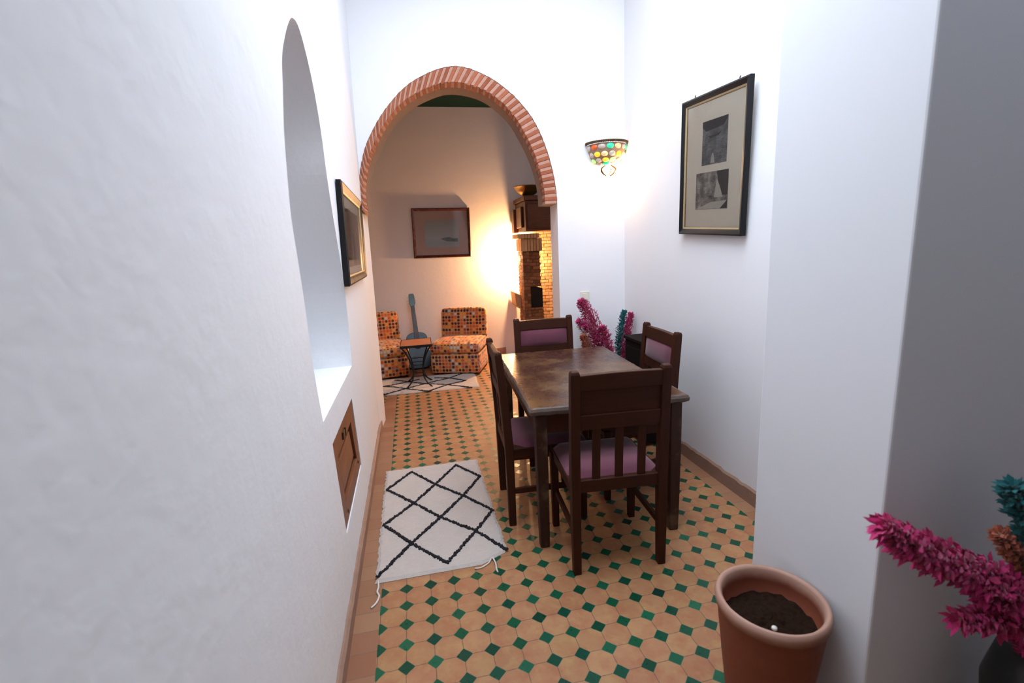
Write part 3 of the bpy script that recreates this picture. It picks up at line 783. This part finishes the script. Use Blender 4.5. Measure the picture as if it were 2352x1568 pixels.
# floor vase behind the table, by the arch wall
vs_ = thing('floor_vase', 'dark clay floor vase behind the table holding the pink plumes', 'vase', (1.74, 1.655, 0))
mb = MB(); mb.lathe([(0, 0), (.055, 0), (.065, .02), (.09, .12), (.10, .24), (.085, .36), (.055, .44), (.05, .48), (.062, .50), (.056, .50), (.042, .47), (.045, .40), (0, .38)], 32)
mb.build('body', M['vase_dark'], vs_, smooth=True)
g1 = 'dyed plumes in the vase behind the table'
plume_obj('tall magenta plume behind the table, leaning left over the far chair', [(1.74, 1.655, .42), (1.73, 1.66, .60), (1.70, 1.66, .76), (1.655, 1.66, .90), (1.60, 1.66, 1.0), (1.575, 1.66, 1.045)], .095, 560, M['magenta'], 1, g1)
plume_obj('short magenta plume arching left beside the far chair back', [(1.745, 1.64, .42), (1.72, 1.63, .60), (1.67, 1.62, .75), (1.60, 1.62, .85), (1.535, 1.62, .89)], .06, 280, M['magenta'], 2, g1)
plume_obj('bushy magenta plume low behind the table corner', [(1.735, 1.62, .42), (1.76, 1.61, .55), (1.765, 1.6, .66), (1.73, 1.6, .83)], .105, 460, M['magenta'], 9, g1)
plume_obj('rust orange plume low between the far chair and the magenta plumes', [(1.73, 1.63, .42), (1.66, 1.6, .55), (1.60, 1.6, .66), (1.565, 1.6, .77)], .07, 300, M['orange'], 3, g1)
plume_obj('white wispy plume peeking out left of the magenta ones', [(1.735, 1.66, .42), (1.67, 1.66, .65), (1.61, 1.66, .76), (1.555, 1.66, .835)], .022, 50, M['wisp'], 4, g1)
v2 = thing('slim_vase', 'slim dark vase in the corner holding the upright teal and dark pink plumes', 'vase', (1.93, 1.60, 0))
mb = MB(); mb.lathe([(0, 0), (.04, 0), (.055, .05), (.06, .2), (.045, .4), (.035, .45), (.045, .47), (.04, .47), (.03, .44), (0, .40)], 28); mb.build('body', M['vase_dark'], v2, smooth=True)
plume_obj('upright dark pink plume in the corner by the right wall', [(1.93, 1.60, .42), (1.925, 1.595, .6), (1.945, 1.59, .78), (1.972, 1.59, .92)], .052, 400, M['magenta'], 5, 'plumes in the slim corner vase', .045)
plume_obj('upright teal plume in the corner behind the dark pink one', [(1.93, 1.61, .42), (1.895, 1.63, .6), (1.905, 1.63, .78), (1.935, 1.63, .94)], .055, 400, M['teal'], 6, 'plumes in the slim corner vase', .045)

# vase at the right edge, in front of the pier
v3 = thing('black_vase', 'black vase at the bottom right edge holding a large magenta bouquet', 'vase', (1.80, -1.24, 0))
mb = MB(); mb.lathe([(0, 0), (.09, 0), (.10, .02), (.13, .14), (.14, .26), (.12, .36), (.075, .42), (.085, .45), (.078, .45), (.065, .42), (.09, .33), (0, .30)], 36); mb.build('body', M['vase_dark'], v3, smooth=True)
g2 = 'dyed plumes in the black vase at the right edge'
plume_obj('large magenta plume reaching left across the grey wall', [(1.79, -1.24, .36), (1.72, -1.23, .50), (1.60, -1.22, .62), (1.46, -1.21, .70), (1.34, -1.20, .765), (1.25, -1.19, .83)], .06, 480, M['magenta'], 11, g2, .06, .016)
plume_obj('full magenta plume over the rim of the black vase', [(1.79, -1.24, .36), (1.73, -1.24, .46), (1.62, -1.24, .575), (1.50, -1.24, .66)], .085, 420, M['magenta'], 12, g2, .06, .016)
plume_obj('drooping dark magenta plume below the larger ones', [(1.79, -1.25, .36), (1.70, -1.25, .50), (1.56, -1.25, .565), (1.42, -1.25, .60)], .045, 240, M['magenta'], 13, g2, .055, .015)
plume_obj('magenta plume hanging down at the right edge', [(1.80, -1.25, .36), (1.78, -1.28, .50), (1.70, -1.31, .54), (1.63, -1.33, .42)], .06, 260, M['magenta'], 16, g2, .055, .015)
plume_obj('teal plume at the right edge of the picture', [(1.80, -1.22, .36), (1.77, -1.21, .58), (1.70, -1.20, .74), (1.62, -1.19, .87)], .06, 320, M['teal'], 14, g2, .055, .014)
plume_obj('rust orange plume between the teal and magenta ones', [(1.80, -1.23, .36), (1.75, -1.21, .56), (1.66, -1.20, .68), (1.585, -1.20, .76)], .035, 160, M['orange'], 15, g2, .04, .012)

# ------------------------------------------------------------------ terracotta pot
pot = thing('terracotta_pot', 'large terracotta pot of bare soil standing against the white pier', 'plant pot', (1.258, -.862, 0))
mb = MB(); mb.lathe([(0, 0), (.112, 0), (.118, .01), (.135, .16), (.150, .30), (.153, .345), (.160, .352), (.163, .372), (.158, .388), (.150, .39), (.142, .380), (.139, .345), (.134, .27), (0, .25)], 64)
mb.build('pot_body', M['terra'], pot, smooth=True)
mb = MB(); n = 40; rnd = random.Random(2); vs = [(0, 0, .30)]; fs = []
for r_ in range(1, 9):
    for k in range(n):
        a = 2*pi*k/n; R0 = .1372*r_/8; vs.append((R0*cos(a), R0*sin(a), .298+rnd.uniform(-.007, .008)+.006*sin(3*a)))
for k in range(n): fs.append((0, 1+k, 1+(k+1) % n))
for r_ in range(7):
    for k in range(n): fs.append((1+r_*n+k, 1+r_*n+(k+1) % n, 1+(r_+1)*n+(k+1) % n, 1+(r_+1)*n+k))
mb.add(vs, fs); mb.build('soil', M['soil'], pot, smooth=True)
mb = MB(); mb.lathe([(0, .008), (.007, .005), (.008, 0), (.005, -.003), (0, -.004)], 12, T=Matrix.Translation((-.085, -.112, .392)))
tag(mb.build('white_pebble', flat('white_stone', (.75, .70, .62), .5), None, smooth=True), 'tiny white pebble on the near rim of the terracotta pot', 'pebble').location = (1.258, -.862, .0)

# ------------------------------------------------------------------ rugs
def rug(label, L, W, lines, loc, rz, seed, nx=40, ny=70, ragx=.006, warp=None):
    t = thing('berber_rug', label, 'rug', (loc[0], loc[1], 0), rz)
    rnd = random.Random(seed); mb = MB(); vs = []; fs = []
    wf = warp or (lambda x, y: (x, y))
    for j in range(ny+1):
        ex0, ex1 = rnd.uniform(-ragx, ragx), rnd.uniform(-ragx, ragx)
        for i in range(nx+1):
            x = W*i/nx; y = L*j/ny
            x += ex0*(1-i/nx)+ex1*i/nx
            e = min(i, nx-i, j, ny-j)
            z = .012+rnd.uniform(-.0012, .0012) if e > 0 else .003
            x, y = wf(x, y); vs.append((x, y, z))
    for j in range(ny):
        for i in range(nx): fs.append((j*(nx+1)+i, j*(nx+1)+i+1, (j+1)*(nx+1)+i+1, (j+1)*(nx+1)+i))
    # skirt down to the floor
    rim = [i for i in range(nx+1)]+[(j*(nx+1)+nx) for j in range(1, ny+1)]+[ny*(nx+1)+i for i in range(nx-1, -1, -1)]+[j*(nx+1) for j in range(ny-1, 0, -1)]
    b0 = len(vs); vs += [(vs[i][0], vs[i][1], .0005) for i in rim]; m = len(rim)
    for k in range(m): fs.append((rim[k], b0+k, b0+(k+1) % m, rim[(k+1) % m]))
    mb.add(vs, fs)
    mb.cur = 1
    for ln in lines:
        for (a, b) in zip(ln[:-1], ln[1:]):
            a = Vector((*a, 0)); b = Vector((*b, 0)); d = (b-a); Ls = d.length; d.normalize(); s = Vector((-d.y, d.x, 0)); k = int(Ls/.0055)
            for q in range(k+1):
                p = a+d*(Ls*q/max(1, k))+s*rnd.uniform(-.004, .004); w = rnd.uniform(.005, .0105); h = rnd.uniform(.005, .011); an = rnd.uniform(-.6, .6)
                dd = (d*cos(an)+s*sin(an)); ss = Vector((-dd.y, dd.x, 0))
                base = Vector((p.x, p.y, .0105)); l = rnd.uniform(.004, .0065)
                mb.add([base-dd*l-ss*w, base+dd*l-ss*w, base+dd*l+ss*w, base-dd*l+ss*w, base-dd*l*.5-ss*w*.7+Vector((0, 0, h)), base+dd*l*.5-ss*w*.7+Vector((0, 0, h)), base+dd*l*.5+ss*w*.7+Vector((0, 0, h)), base-dd*l*.5+ss*w*.7+Vector((0, 0, h))],
                       [(4, 5, 6, 7), (0, 1, 5, 4), (1, 2, 6, 5), (2, 3, 7, 6), (3, 0, 4, 7)])
    mb.build('pile', [M['rug'], M['rug_black']], t)
    return t
lin = dict(A=[(-.025, .105), (.132, .326), (.295, .531), (.446, .736), (.583, .956)], B=[(-.018, .541), (.15, .735), (.287, .934), (.444, 1.176)], Cc=[(.3, .114), (.471, .342), (.593, .52)], D=[(-.018, .954), (.139, 1.166)],
           E=[(-.018, .954), (.15, .735), (.295, .531), (.471, .342), (.597, .139)], Fq=[(.139, 1.166), (.287, .934), (.45, .734), (.593, .52)], G=[(.444, 1.176), (.583, .956)], H=[(-.018, .541), (.132, .326), (.3, .114)])
ox, oy = -.035, .07
rl = [[(x-ox, y-oy) for x, y in v] for v in lin.values()]
def w1(x, y): # near edge bows a little, near-right corner folded in
    y2 = y+(.0+.07*max(0, (x-.50)/.14))*max(0, 1-y/.25)
    return (x, y2+.0*x)
r1 = rug('cream wool rug with black diamond lines beside the dining table', 1.175, .638, rl, (ox, oy), 0, 21, warp=w1)
def cord(par, pts, r=.0035):
    P = catmull(pts, 5); mb = MB(); mb.tube(P, [r]*len(P), 6); mb.build('tassel', M['rope'], par, smooth=True)
cord(r1, [(.012, .01, .008), (.016, -.03, .006), (.012, -.06, .004), (.022, -.09, .004), (.012, -.13, .004), (-.008, -.155, .004)], .0045)
cord(r1, [(.555, .03, .01), (.563, -.01, .006), (.560, -.05, .004), (.562, -.075, .004)], .004)
cord(r1, [(.55, .03, .01), (.53, -.0, .005), (.49, -.022, .004), (.46, -.02, .004)], .004)
# salon rug
W2_, L2_ = 1.45, .66
c_, s_ = cos(-.055), sin(-.055)
def loc2(x, y, o=(-.56, 3.155)):
    dx, dy = x-o[0], y-o[1]; return (dx*c_+dy*s_, -dx*s_+dy*c_)
l2 = [[(-.129, 3.131), (.094, 3.275), (.256, 3.367), (.45, 3.472), (.6, 3.54), (.765, 3.691)], [(-.45, 3.60), (-.155, 3.461), (-.032, 3.392), (.094, 3.268), (.332, 3.084), (.553, 3.261), (.77, 3.356)],
      [(-.155, 3.461), (-.07, 3.483), (.093, 3.544), (.244, 3.614)], [(.802, 3.046), (.553, 3.261), (.31, 3.401), (.141, 3.536), (-.041, 3.70)], [(.77, 3.356), (.6, 3.54), (.426, 3.62)],
      [(-.129, 3.131), (-.35, 3.28), (-.45, 3.60)]]
l2 = [[loc2(*p) for p in v] for v in l2]
rug('cream wool rug with black zigzag lines in front of the patterned chairs', L2_, W2_, l2, (-.56, 3.155), -.055, 22, 60, 36)

# pale rug by the fireplace, glimpsed past the left dining chair
mb = MB(); mb.box(1.30, 2.35, 2.75, 3.95, .0005, .012)
tag(mb.build('pale_rug', M['rug'], None, bevel=.004), 'pale cream rug on the salon floor in front of the fireplace', 'rug')

# ------------------------------------------------------------------ slipper chairs
def cushion(mb, x0, x1, y0, y1, z0, z1, r=.04, puff=.02, n=10):
    """rounded, slightly puffed box"""
    cx, cy, cz = (x0+x1)/2, (y0+y1)/2, (z0+z1)/2; hx, hy, hz = (x1-x0)/2, (y1-y0)/2, (z1-z0)/2
    def P(u, v, w):
        p = Vector((u*hx, v*hy, w*hz)); q = Vector((max(-hx+r, min(hx-r, p.x)), max(-hy+r, min(hy-r, p.y)), max(-hz+r, min(hz-r, p.z))))
        d = p-q
        if d.length > 1e-9: p = q+d.normalized()*r
        p.z += puff*w*(1-u*u)*(1-v*v)
        p.y += puff*.5*v*(1-u*u)*(1-w*w)
        return p+Vector((cx, cy, cz))
    g = [-1+2*i/n for i in range(n+1)]
    g = [(-1 if x == -1 else 1 if x == 1 else x) for x in g]
    import itertools
    key = {}; vs = []; fs = []
    def vid(u, v, w):
        k = (round(u, 4), round(v, 4), round(w, 4))
        if k not in key: key[k] = len(vs); vs.append(P(u, v, w))
        return key[k]
    for s in (-1, 1):
        for i in range(n):
            for j in range(n):
                a, b, c, d = g[i], g[i+1], g[j], g[j+1]
                for f in ([(s, a, c), (s, b, c), (s, b, d), (s, a, d)], [(a, s, c), (b, s, c), (b, s, d), (a, s, d)], [(a, c, s), (b, c, s), (b, d, s), (a, d, s)]):
                    fs.append([vid(*p) for p in f])
    mb.add(vs, fs)
def slipper_chair(label, x, y, rz):
    t = thing('slipper_chair', label, 'armchair', (x, y, 0), rz, 'patterned slipper chairs in the salon')
    # local: front faces -y, origin at floor centre of the front edge
    W = .61
    mb = MB(); cushion(mb, -W/2, W/2, 0, .60, .02, .262, .022, .004); o = mb.build('base', M['dots'], t, smooth=True); box_uv_square(o)
    mb = MB(); cushion(mb, -W/2-.008, W/2+.008, -.012, .56, .266, .40, .045, .028); o = mb.build('seat', M['dots'], t, smooth=True); box_uv_square(o)
    mb = MB(); cushion(mb, -W/2, W/2, -.07, .07, -.30, .32, .045, .01)
    Tm = Matrix.Translation((0, .60, .43)) @ Matrix.Rotation(radians(-9), 4, 'X')
    mb.v = [Tm @ p for p in mb.v]; o = mb.build('backrest', M['dots'], t, smooth=True); box_uv_square(o)
    for a in (-1, 1):
        for b in (.04, .56):
            mb = MB(); mb.box(a*(W/2-.05)-.02, a*(W/2-.05)+.02, b-.02, b+.02, 0, .025); mb.build('foot', M['wood'], t)
    return t
a_ = radians(-20)
s1 = slipper_chair('orange dotted armless chair right of the guitar', .685, 3.695, a_)
s2 = copy_tree(s1); s2.location = (-.150, 3.775, 0); s2.rotation_euler = (0, 0, radians(10)); s2['label'] = 'orange dotted armless chair left of the guitar, half hidden by the wall'

# side table
st = thing('side_table', 'small side table with an orange wooden top and curved black iron legs', 'side table', (.245, 3.41, 0), -.03)
mb = MB(); mb.box(-.165, .165, -.20, .20, .488, .504); mb.build('table_top', M['sidetop'], st, bevel=.003)
mb = MB(); mb.box(-.172, .172, -.207, -.200, .478, .506); mb.box(-.172, .172, .200, .207, .478, .506); mb.box(-.172, -.165, -.2, .2, .478, .506); mb.box(.165, .172, -.2, .2, .478, .506)
mb.box(-.165, .165, -.2, .2, .478, .487); mb.build('top_rim', M['iron'], st, bevel=.001)
for a in (-1, 1):
    for b in (-1, 1):
        P = catmull([(a*.155, b*.185, .48), (a*.12, b*.15, .42), (a*.075, b*.10, .30), (a*.055, b*.075, .18), (a*.075, b*.09, .08), (a*.145, b*.145, .008)], 6)
        mb = MB(); mb.tube(P, [.0085]*len(P), 8); mb.build('leg', M['iron'], st, smooth=True)
for z, k in ((.30, .078), (.13, .062), (.22, .06)):
    mb = MB(); h = k; mb.tube([(h, h*1.3, z), (-h, h*1.3, z), (-h, -h*1.3, z), (h, -h*1.3, z), (h, h*1.3, z)], .005, 6); mb.build('brace_ring', M['iron'], st)

# guitar : lies back against the wall
gt = thing('guitar', 'blue acoustic guitar with a teal headstock leaning on the far wall', 'guitar', (.275, 4.20, .003))
gt.rotation_euler = (radians(-20), radians(-1), radians(4))
half = [(0, 0), (.09, .004), (.15, .03), (.185, .09), (.182, .155), (.150, .215), (.118, .265), (.118, .31), (.136, .36), (.138, .405), (.118, .445), (.07, .472), (.0, .478)]
H_ = [(p.x, p.y) for p in catmull([(a, b, 0) for a, b in half], 4)]
H_ = [(a*.98, b) for a, b in H_]
poly = H_+[(-a, b) for a, b in reversed(H_[1:-1])]
mb = MB(); mb.prism(poly, -.045, .045, lambda a, b, c: (a, c, b)); body = mb.build('body', M['gblue'], gt, bevel=.006)
mb = MB(); mb.lathe([(0, 0), (.048, 0), (.05, .002), (.053, .002), (.055, 0)], 32, T=Matrix.Translation((0, -.0465, .31)) @ Matrix.Rotation(pi/2, 4, 'X')); mb.build('sound_hole', M['soot_and_hole_shade'], body)  # flat dark disc, the shade of the hole put into its colour
mb = MB(); mb.box(-.07, .07, -.056, -.045, .135, .16); mb.build('bridge', M['fret'], body, bevel=.003)
mb = MB(); mb.bar([(0, -.038, .30), (0, -.040, .48), (0, -.042, .83)], [.062, .06, .050], [.02, .03, .026]); mb.build('neck', M['fret'], gt, bevel=.003)
mb = MB(); mb.prism([(-.026, .83), (.026, .83), (.042, .87), (.036, .98), (.026, 1.0), (-.026, 1.0), (-.036, .98), (-.042, .87)], -.052, -.034, lambda a, b, c: (a, c, b)); hd = mb.build('headstock', M['gteal'], gt, bevel=.003)
for a in (-1, 1):
    for z in (.88, .92, .96):
        mb = MB(); mb.tube([(a*.036, -.043, z), (a*.052, -.043, z)], .003, 6); mb.tube([(a*.050, -.043, z), (a*.062, -.043, z)], .007, 8); mb.build('tuning_peg', M['plate'], hd)
mb = MB()
for k in range(6): x = (-.5+k/5)*.036; mb.tube([(x*1.25, -.057, .15), (x, -.057, .83)], .0007, 4)
mb.build('strings', flat('steel_string', (.12, .11, .10), .5, .5), gt)

# ------------------------------------------------------------------ fireplace
fp = thing('fireplace', 'brick fireplace with a dark wooden mantel box right of the salon', 'fireplace', (1.81, 4.25, 0))
def FP(mb, name, mats, par=None, **kw):
    mb.v = [p-Vector((1.81, 4.25, 0)) for p in mb.v]; return mb.build(name, mats, par or fp, **kw)
# column of laid bricks
def brick_box(x0, x1, y0, y1, z0, z1, bh=.045, bl=.10, mb=None, vert=False):
    rnd = random.Random(int(z0*100)+int(x0*100)); mb.cur = 1; mb.box(x0+.006, x1-.006, y0+.006, y1-.006, z0, z1); mb.cur = 0
    z = z0; r = 0
    if vert:
        n = max(1, int((x1-x0)/.036)); w = (x1-x0)/n
        for i in range(n): e = rnd.uniform(0, .004); mb.box(x0+i*w+.003, x0+(i+1)*w-.003, y0-e, y0+.06, z0, z1)
        n = max(1, int((y1-y0)/.036)); w = (y1-y0)/n
        for i in range(n): e = rnd.uniform(0, .004); mb.box(x0-e, x0+.05, y0+i*w+.003+(0.06 if i == 0 else 0)*0, y0+(i+1)*w-.003, z0+.001, z1-.001)
        return
    while z < z1-.01:
        zt = min(z+bh-.007, z1); off = bl/2 if r % 2 else 0; x = x0-off
        while x < x1-.001:
            a, b = max(x0, x), min(x1, x+bl-.007)
            if b-a > .015: e = rnd.uniform(0, .005); mb.box(a, b, y0-e, y0+.03, z, zt)
            x += bl
        y = y0+.032-off*.6
        while y < y1-.001:
            a, b = max(y0+.032, y), min(y1, y+bl-.007)
            if b-a > .015: e = rnd.uniform(0, .005); mb.box(x0-e, x0+.03, a, b, z, zt)
            y += bl
        z += bh; r += 1
mb = MB()
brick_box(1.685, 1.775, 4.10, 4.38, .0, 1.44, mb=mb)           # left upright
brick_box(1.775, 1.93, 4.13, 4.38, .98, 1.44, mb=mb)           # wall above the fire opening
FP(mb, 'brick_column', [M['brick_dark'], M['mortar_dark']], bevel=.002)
mb = MB(); mb.add([(1.775, 4.15, .62), (1.95, 4.15, .62), (1.95, 4.15, .95), (1.775, 4.15, 1.0), (1.775, 4.38, .62), (1.95, 4.38, .62), (1.95, 4.38, .95), (1.775, 4.38, 1.0)], [(0, 1, 2, 3), (4, 5, 6, 7), (0, 1, 5, 4), (1, 2, 6, 5), (2, 3, 7, 6), (3, 0, 4, 7)])
FP(mb, 'fire_opening', M['soot_and_hole_shade'])
mb = MB(); brick_box(1.775, 1.95, 4.12, 4.38, .0, .70, mb=mb); FP(mb, 'hearth_base', [M['brick_dark'], M['mortar_dark']], bevel=.002)
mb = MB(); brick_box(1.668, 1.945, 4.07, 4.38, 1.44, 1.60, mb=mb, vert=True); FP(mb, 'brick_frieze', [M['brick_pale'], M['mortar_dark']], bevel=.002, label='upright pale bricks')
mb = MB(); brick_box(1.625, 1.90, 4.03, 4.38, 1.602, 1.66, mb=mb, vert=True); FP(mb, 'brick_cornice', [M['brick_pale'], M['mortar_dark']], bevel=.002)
# mantel box
mb = MB(); mb.box(1.72, 2.5, 4.0, 4.56, 1.69, 2.06); FP(mb, 'mantel_box', M['mantel'], bevel=.006)
mb = MB(); mb.box(1.70, 2.52, 3.97, 4.57, 2.062, 2.12); FP(mb, 'mantel_shelf', M['mantel'], bevel=.008)
mb = MB(); mb.box(1.69, 1.718, 4.12, 4.40, 1.74, 2.0); mb.box(1.66, 1.718, 4.42, 4.57, 1.68, 1.99); FP(mb, 'side_bracket', M['mantel'], bevel=.01)
mb = MB(); mb.box(1.745, 2.48, 3.988, 3.999, 1.72, 1.74); mb.box(1.745, 2.48, 3.988, 3.999, 2.02, 2.04); mb.box(1.745, 1.765, 3.988, 3.999, 1.74, 2.02); FP(mb, 'moulding', M['mantel'], bevel=.003)
# right-hand breast, lit by the lamp behind the column
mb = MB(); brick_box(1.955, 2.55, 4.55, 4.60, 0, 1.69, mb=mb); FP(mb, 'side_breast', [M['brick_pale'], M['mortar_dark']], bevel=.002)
# sloping ledge on the left
mb = MB(); mb.add([(1.60, 4.30, .905), (1.69, 4.30, .86), (1.69, 4.30, .66), (1.62, 4.30, .72), (1.60, 4.58, .905), (1.69, 4.58, .86), (1.69, 4.58, .66), (1.62, 4.58, .72)], [(0, 1, 2, 3), (4, 5, 6, 7), (0, 1, 5, 4), (1, 2, 6, 5), (2, 3, 7, 6), (3, 0, 4, 7)])
FP(mb, 'side_ledge', M['brick_pale'], bevel=.006)
bw = thing('brass_bowl', 'old brass bowl on top of the dark wooden mantel', 'bowl', (1.80, 4.16, 2.12))
mb = MB(); mb.lathe([(0, 0), (.055, 0), (.05, .006), (.10, .03), (.145, .07), (.172, .118), (.184, .122), (.184, .128), (.168, .126), (.14, .08), (.095, .04), (0, .02)], 48); mb.build('bowl_body', M['brass'], bw, smooth=True)

# wall lamp behind the fireplace column
wl = thing('salon_wall_lamp', 'wall lamp glowing behind the fireplace column on the far wall', 'lamp', (1.74, 4.60, 1.33))
mb = MB(); mb.lathe([(0, 0), (.04, 0), (.035, .02), (0, .02)], 20, T=Matrix.Rotation(pi/2, 4, 'X')); mb.build('wall_plate', M['metal_old'], wl, smooth=True)
mb = MB(); mb.lathe([(0, -.03), (.02, -.02), (.026, 0), (.018, .025), (0, .035)], 18, T=Matrix.Translation((.03, -.06, 0))); mb.build('bulb', M['bulb'], wl, smooth=True)

# ------------------------------------------------------------------ stained glass sconce on the arch wall
scn = thing('wall_sconce', 'half-bowl wall sconce of coloured glass pieces on the arch wall', 'lamp')
cx, cz = 1.878, 2.262
nrm = Vector((-sin(-ang), -cos(ang), 0)).normalized()
scn.matrix_world = wall_mat(*(AW(cx, cz, 0)), nrm)
Rb = .160; Db = .145; Hb = .165
def SB(th, ph, k=1.0):   # th 0..pi round the front, ph 0 (rim)..pi/2 (bottom)
    r = cos(ph)**.75
    return Vector((-Rb*cos(th)*r*k, -Db*sin(th)*r*k-.002, -Hb*sin(ph)*k))
mb = MB(); nt, npn = 28, 12; vs = []; fs = []
for j in range(npn+1):
    for i in range(nt+1): vs.append(SB(pi*i/nt, (pi/2-.28)*j/npn, .965))
for j in range(npn):
    for i in range(nt): fs.append((j*(nt+1)+i, j*(nt+1)+i+1, (j+1)*(nt+1)+i+1, (j+1)*(nt+1)+i))
mb.add(vs, fs); mb.build('bowl_shell', flat('sconce_shell', (.30, .20, .13), .5, .3), scn, smooth=True)
order = ['clear', 'red', 'clear', 'green', 'peach', 'clear', 'green', 'clear', 'amber', 'peach', 'clear', 'amber', 'peach', 'green', 'lime', 'clear', 'amber', 'lime']
row = [(.16, 7, 0), (.52, 7, .5), (.86, 6, 0), (1.13, 4, .5)]; k = 0
for ph, cnt, off in row:
    for i in range(cnt):
        th = pi*(i+.5+off*.6)/(cnt+.3)
        if th > pi-.12: continue
        c = SB(th, ph, 1.0); e = .01
        du = (SB(th+e, ph)-SB(th-e, ph)).normalized(); dv = (SB(th, ph+e)-SB(th, ph-e)).normalized(); nn = du.cross(dv).normalized()
        if nn.y > 0: nn = -nn
        ru = .5*(SB(th+pi/cnt/2, ph)-SB(th-pi/cnt/2, ph)).length*.86; rv = .0205
        vs = [c+nn*.007]
        for q in range(12):
            a = 2*pi*q/12; vs.append(c+du*ru*.6*cos(a)+dv*rv*.6*sin(a)+nn*.0055)
        for q in range(12):
            a = 2*pi*q/12; vs.append(c+du*ru*cos(a)+dv*rv*sin(a)-nn*.004)
        fs = [(0, 1+q, 1+(q+1) % 12) for q in range(12)]+[(1+q, 13+q, 13+(q+1) % 12, 1+(q+1) % 12) for q in range(12)]
        mb = MB(); mb.add(vs, fs); colr = order[k % len(order)]; k += 1
        mb.build('glass_piece', GL[colr], scn, smooth=True, label='%s glass piece' % colr)
# beaded rim
mb = MB(); P = [SB(pi*i/40, 0, 1.02)+Vector((0, 0, .012)) for i in range(41)]; mb.tube(P, .008, 8)
for i in range(1, 40):
    p = SB(pi*i/40, 0, 1.07)+Vector((0, 0, .010)); mb.lathe([(0, .012), (.006, .008), (.006, -.008), (0, -.012)], 6, T=Matrix.Translation(p))
mb.build('beaded_rim', M['metal_old'], scn)
mb = MB()
for (a0, sx_) in ((-.045, -1), (.012, 1), (.05, 1)):
    P = catmull([(a0*.4, -.045, -Hb+.01), (a0+.01*sx_, -.05, -Hb-.02), (a0, -.05, -Hb-.05), (a0*.3, -.045, -Hb-.075)], 6); mb.tube(P, [.004+.005*sin(pi*i/(len(P)-1)) for i in range(len(P))], 8)
mb.build('leaf_scrolls', M['metal_old'], scn, smooth=True)
mb = MB(); mb.lathe([(0, .02), (.018, .012), (.022, -.01), (.014, -.045), (.004, -.07), (0, -.072)], 18, T=Matrix.Translation((.0, -.045, -Hb-.008))); mb.build('glowing_finial', M['bulb'], scn, smooth=True)
# hmm: small second bulb on the corner side of the bowl
mb = MB(); mb.lathe([(0, .016), (.012, .01), (.014, -.004), (0, -.018)], 14, T=Matrix.Translation((.118, -.03, -.115))); mb.build('bulb', M['bulb'], scn, smooth=True)

# socket plate above the plumes
sw = thing('wall_switch', 'ivory square switch plate on the arch wall above the pink plumes', 'switch'); sw.matrix_world = wall_mat(*(AW(1.68, 1.058, 0)), nrm)
mb = MB(); mb.box(-.038, .038, -.010, -.0005, -.042, .042); mb.build('plate', M['plate'], sw, bevel=.003)
mb = MB(); mb.box(-.020, .020, -.014, -.010, -.026, .026); mb.build('rocker', M['plate'], sw, bevel=.002)

# ------------------------------------------------------------------ light
w = bpy.data.worlds.new('sky'); SC.world = w; w.use_nodes = True; nt_ = w.node_tree
bg = nt_.nodes['Background']; bg.inputs[0].default_value = (.62, .78, 1, 1); bg.inputs[1].default_value = 1.0
def area(name, loc, rot, sx_, sy_, e, col):
    l = bpy.data.lights.new(name, 'AREA'); l.shape = 'RECTANGLE'; l.size = sx_; l.size_y = sy_; l.energy = e; l.color = col
    o = bpy.data.objects.new(name, l); COL.objects.link(o); o.location = loc; o.rotation_euler = rot; return o
def point(name, loc, e, col, r=.03):
    l = bpy.data.lights.new(name, 'POINT'); l.energy = e; l.color = col; l.shadow_soft_size = r
    o = bpy.data.objects.new(name, l); COL.objects.link(o); o.location = loc; return o
area('skylight', ((hx0+hx1)/2, (hy0+hy1)/2, ZC+.14), (0, 0, 0), hx1-hx0-.02, hy1-hy0-.02, 109, (.76, .87, 1))
area('added_lintel_fill', (1.0, -1.13, 3.44), (radians(90), 0, 0), 1.78, .42, 12, (.76, .87, 1))  # unseen fill added above the lintel to balance the skylight
area('added_front_fill', (1.6, -1.9, 3.14), (0, 0, 0), 1.38, 1.18, 5, (.78, .87, 1))  # unseen overhead fill, added to brighten the grey pier face
area('added_salon_fill', (2.70, 3.2, 2.5), (0, radians(90), 0), 1.0, 1.1, 3.2, (.88, .92, 1))  # fill added to lift the upper salon wall; its window is made up
point('salon_lamp', (1.695, 4.46, 1.34), 170, (1, .56, .26), .03)
m_ = scn.matrix_world
point('sconce_lamp', m_ @ Vector((.085, -.07, -.215)), 7, (1, .62, .32), .02)
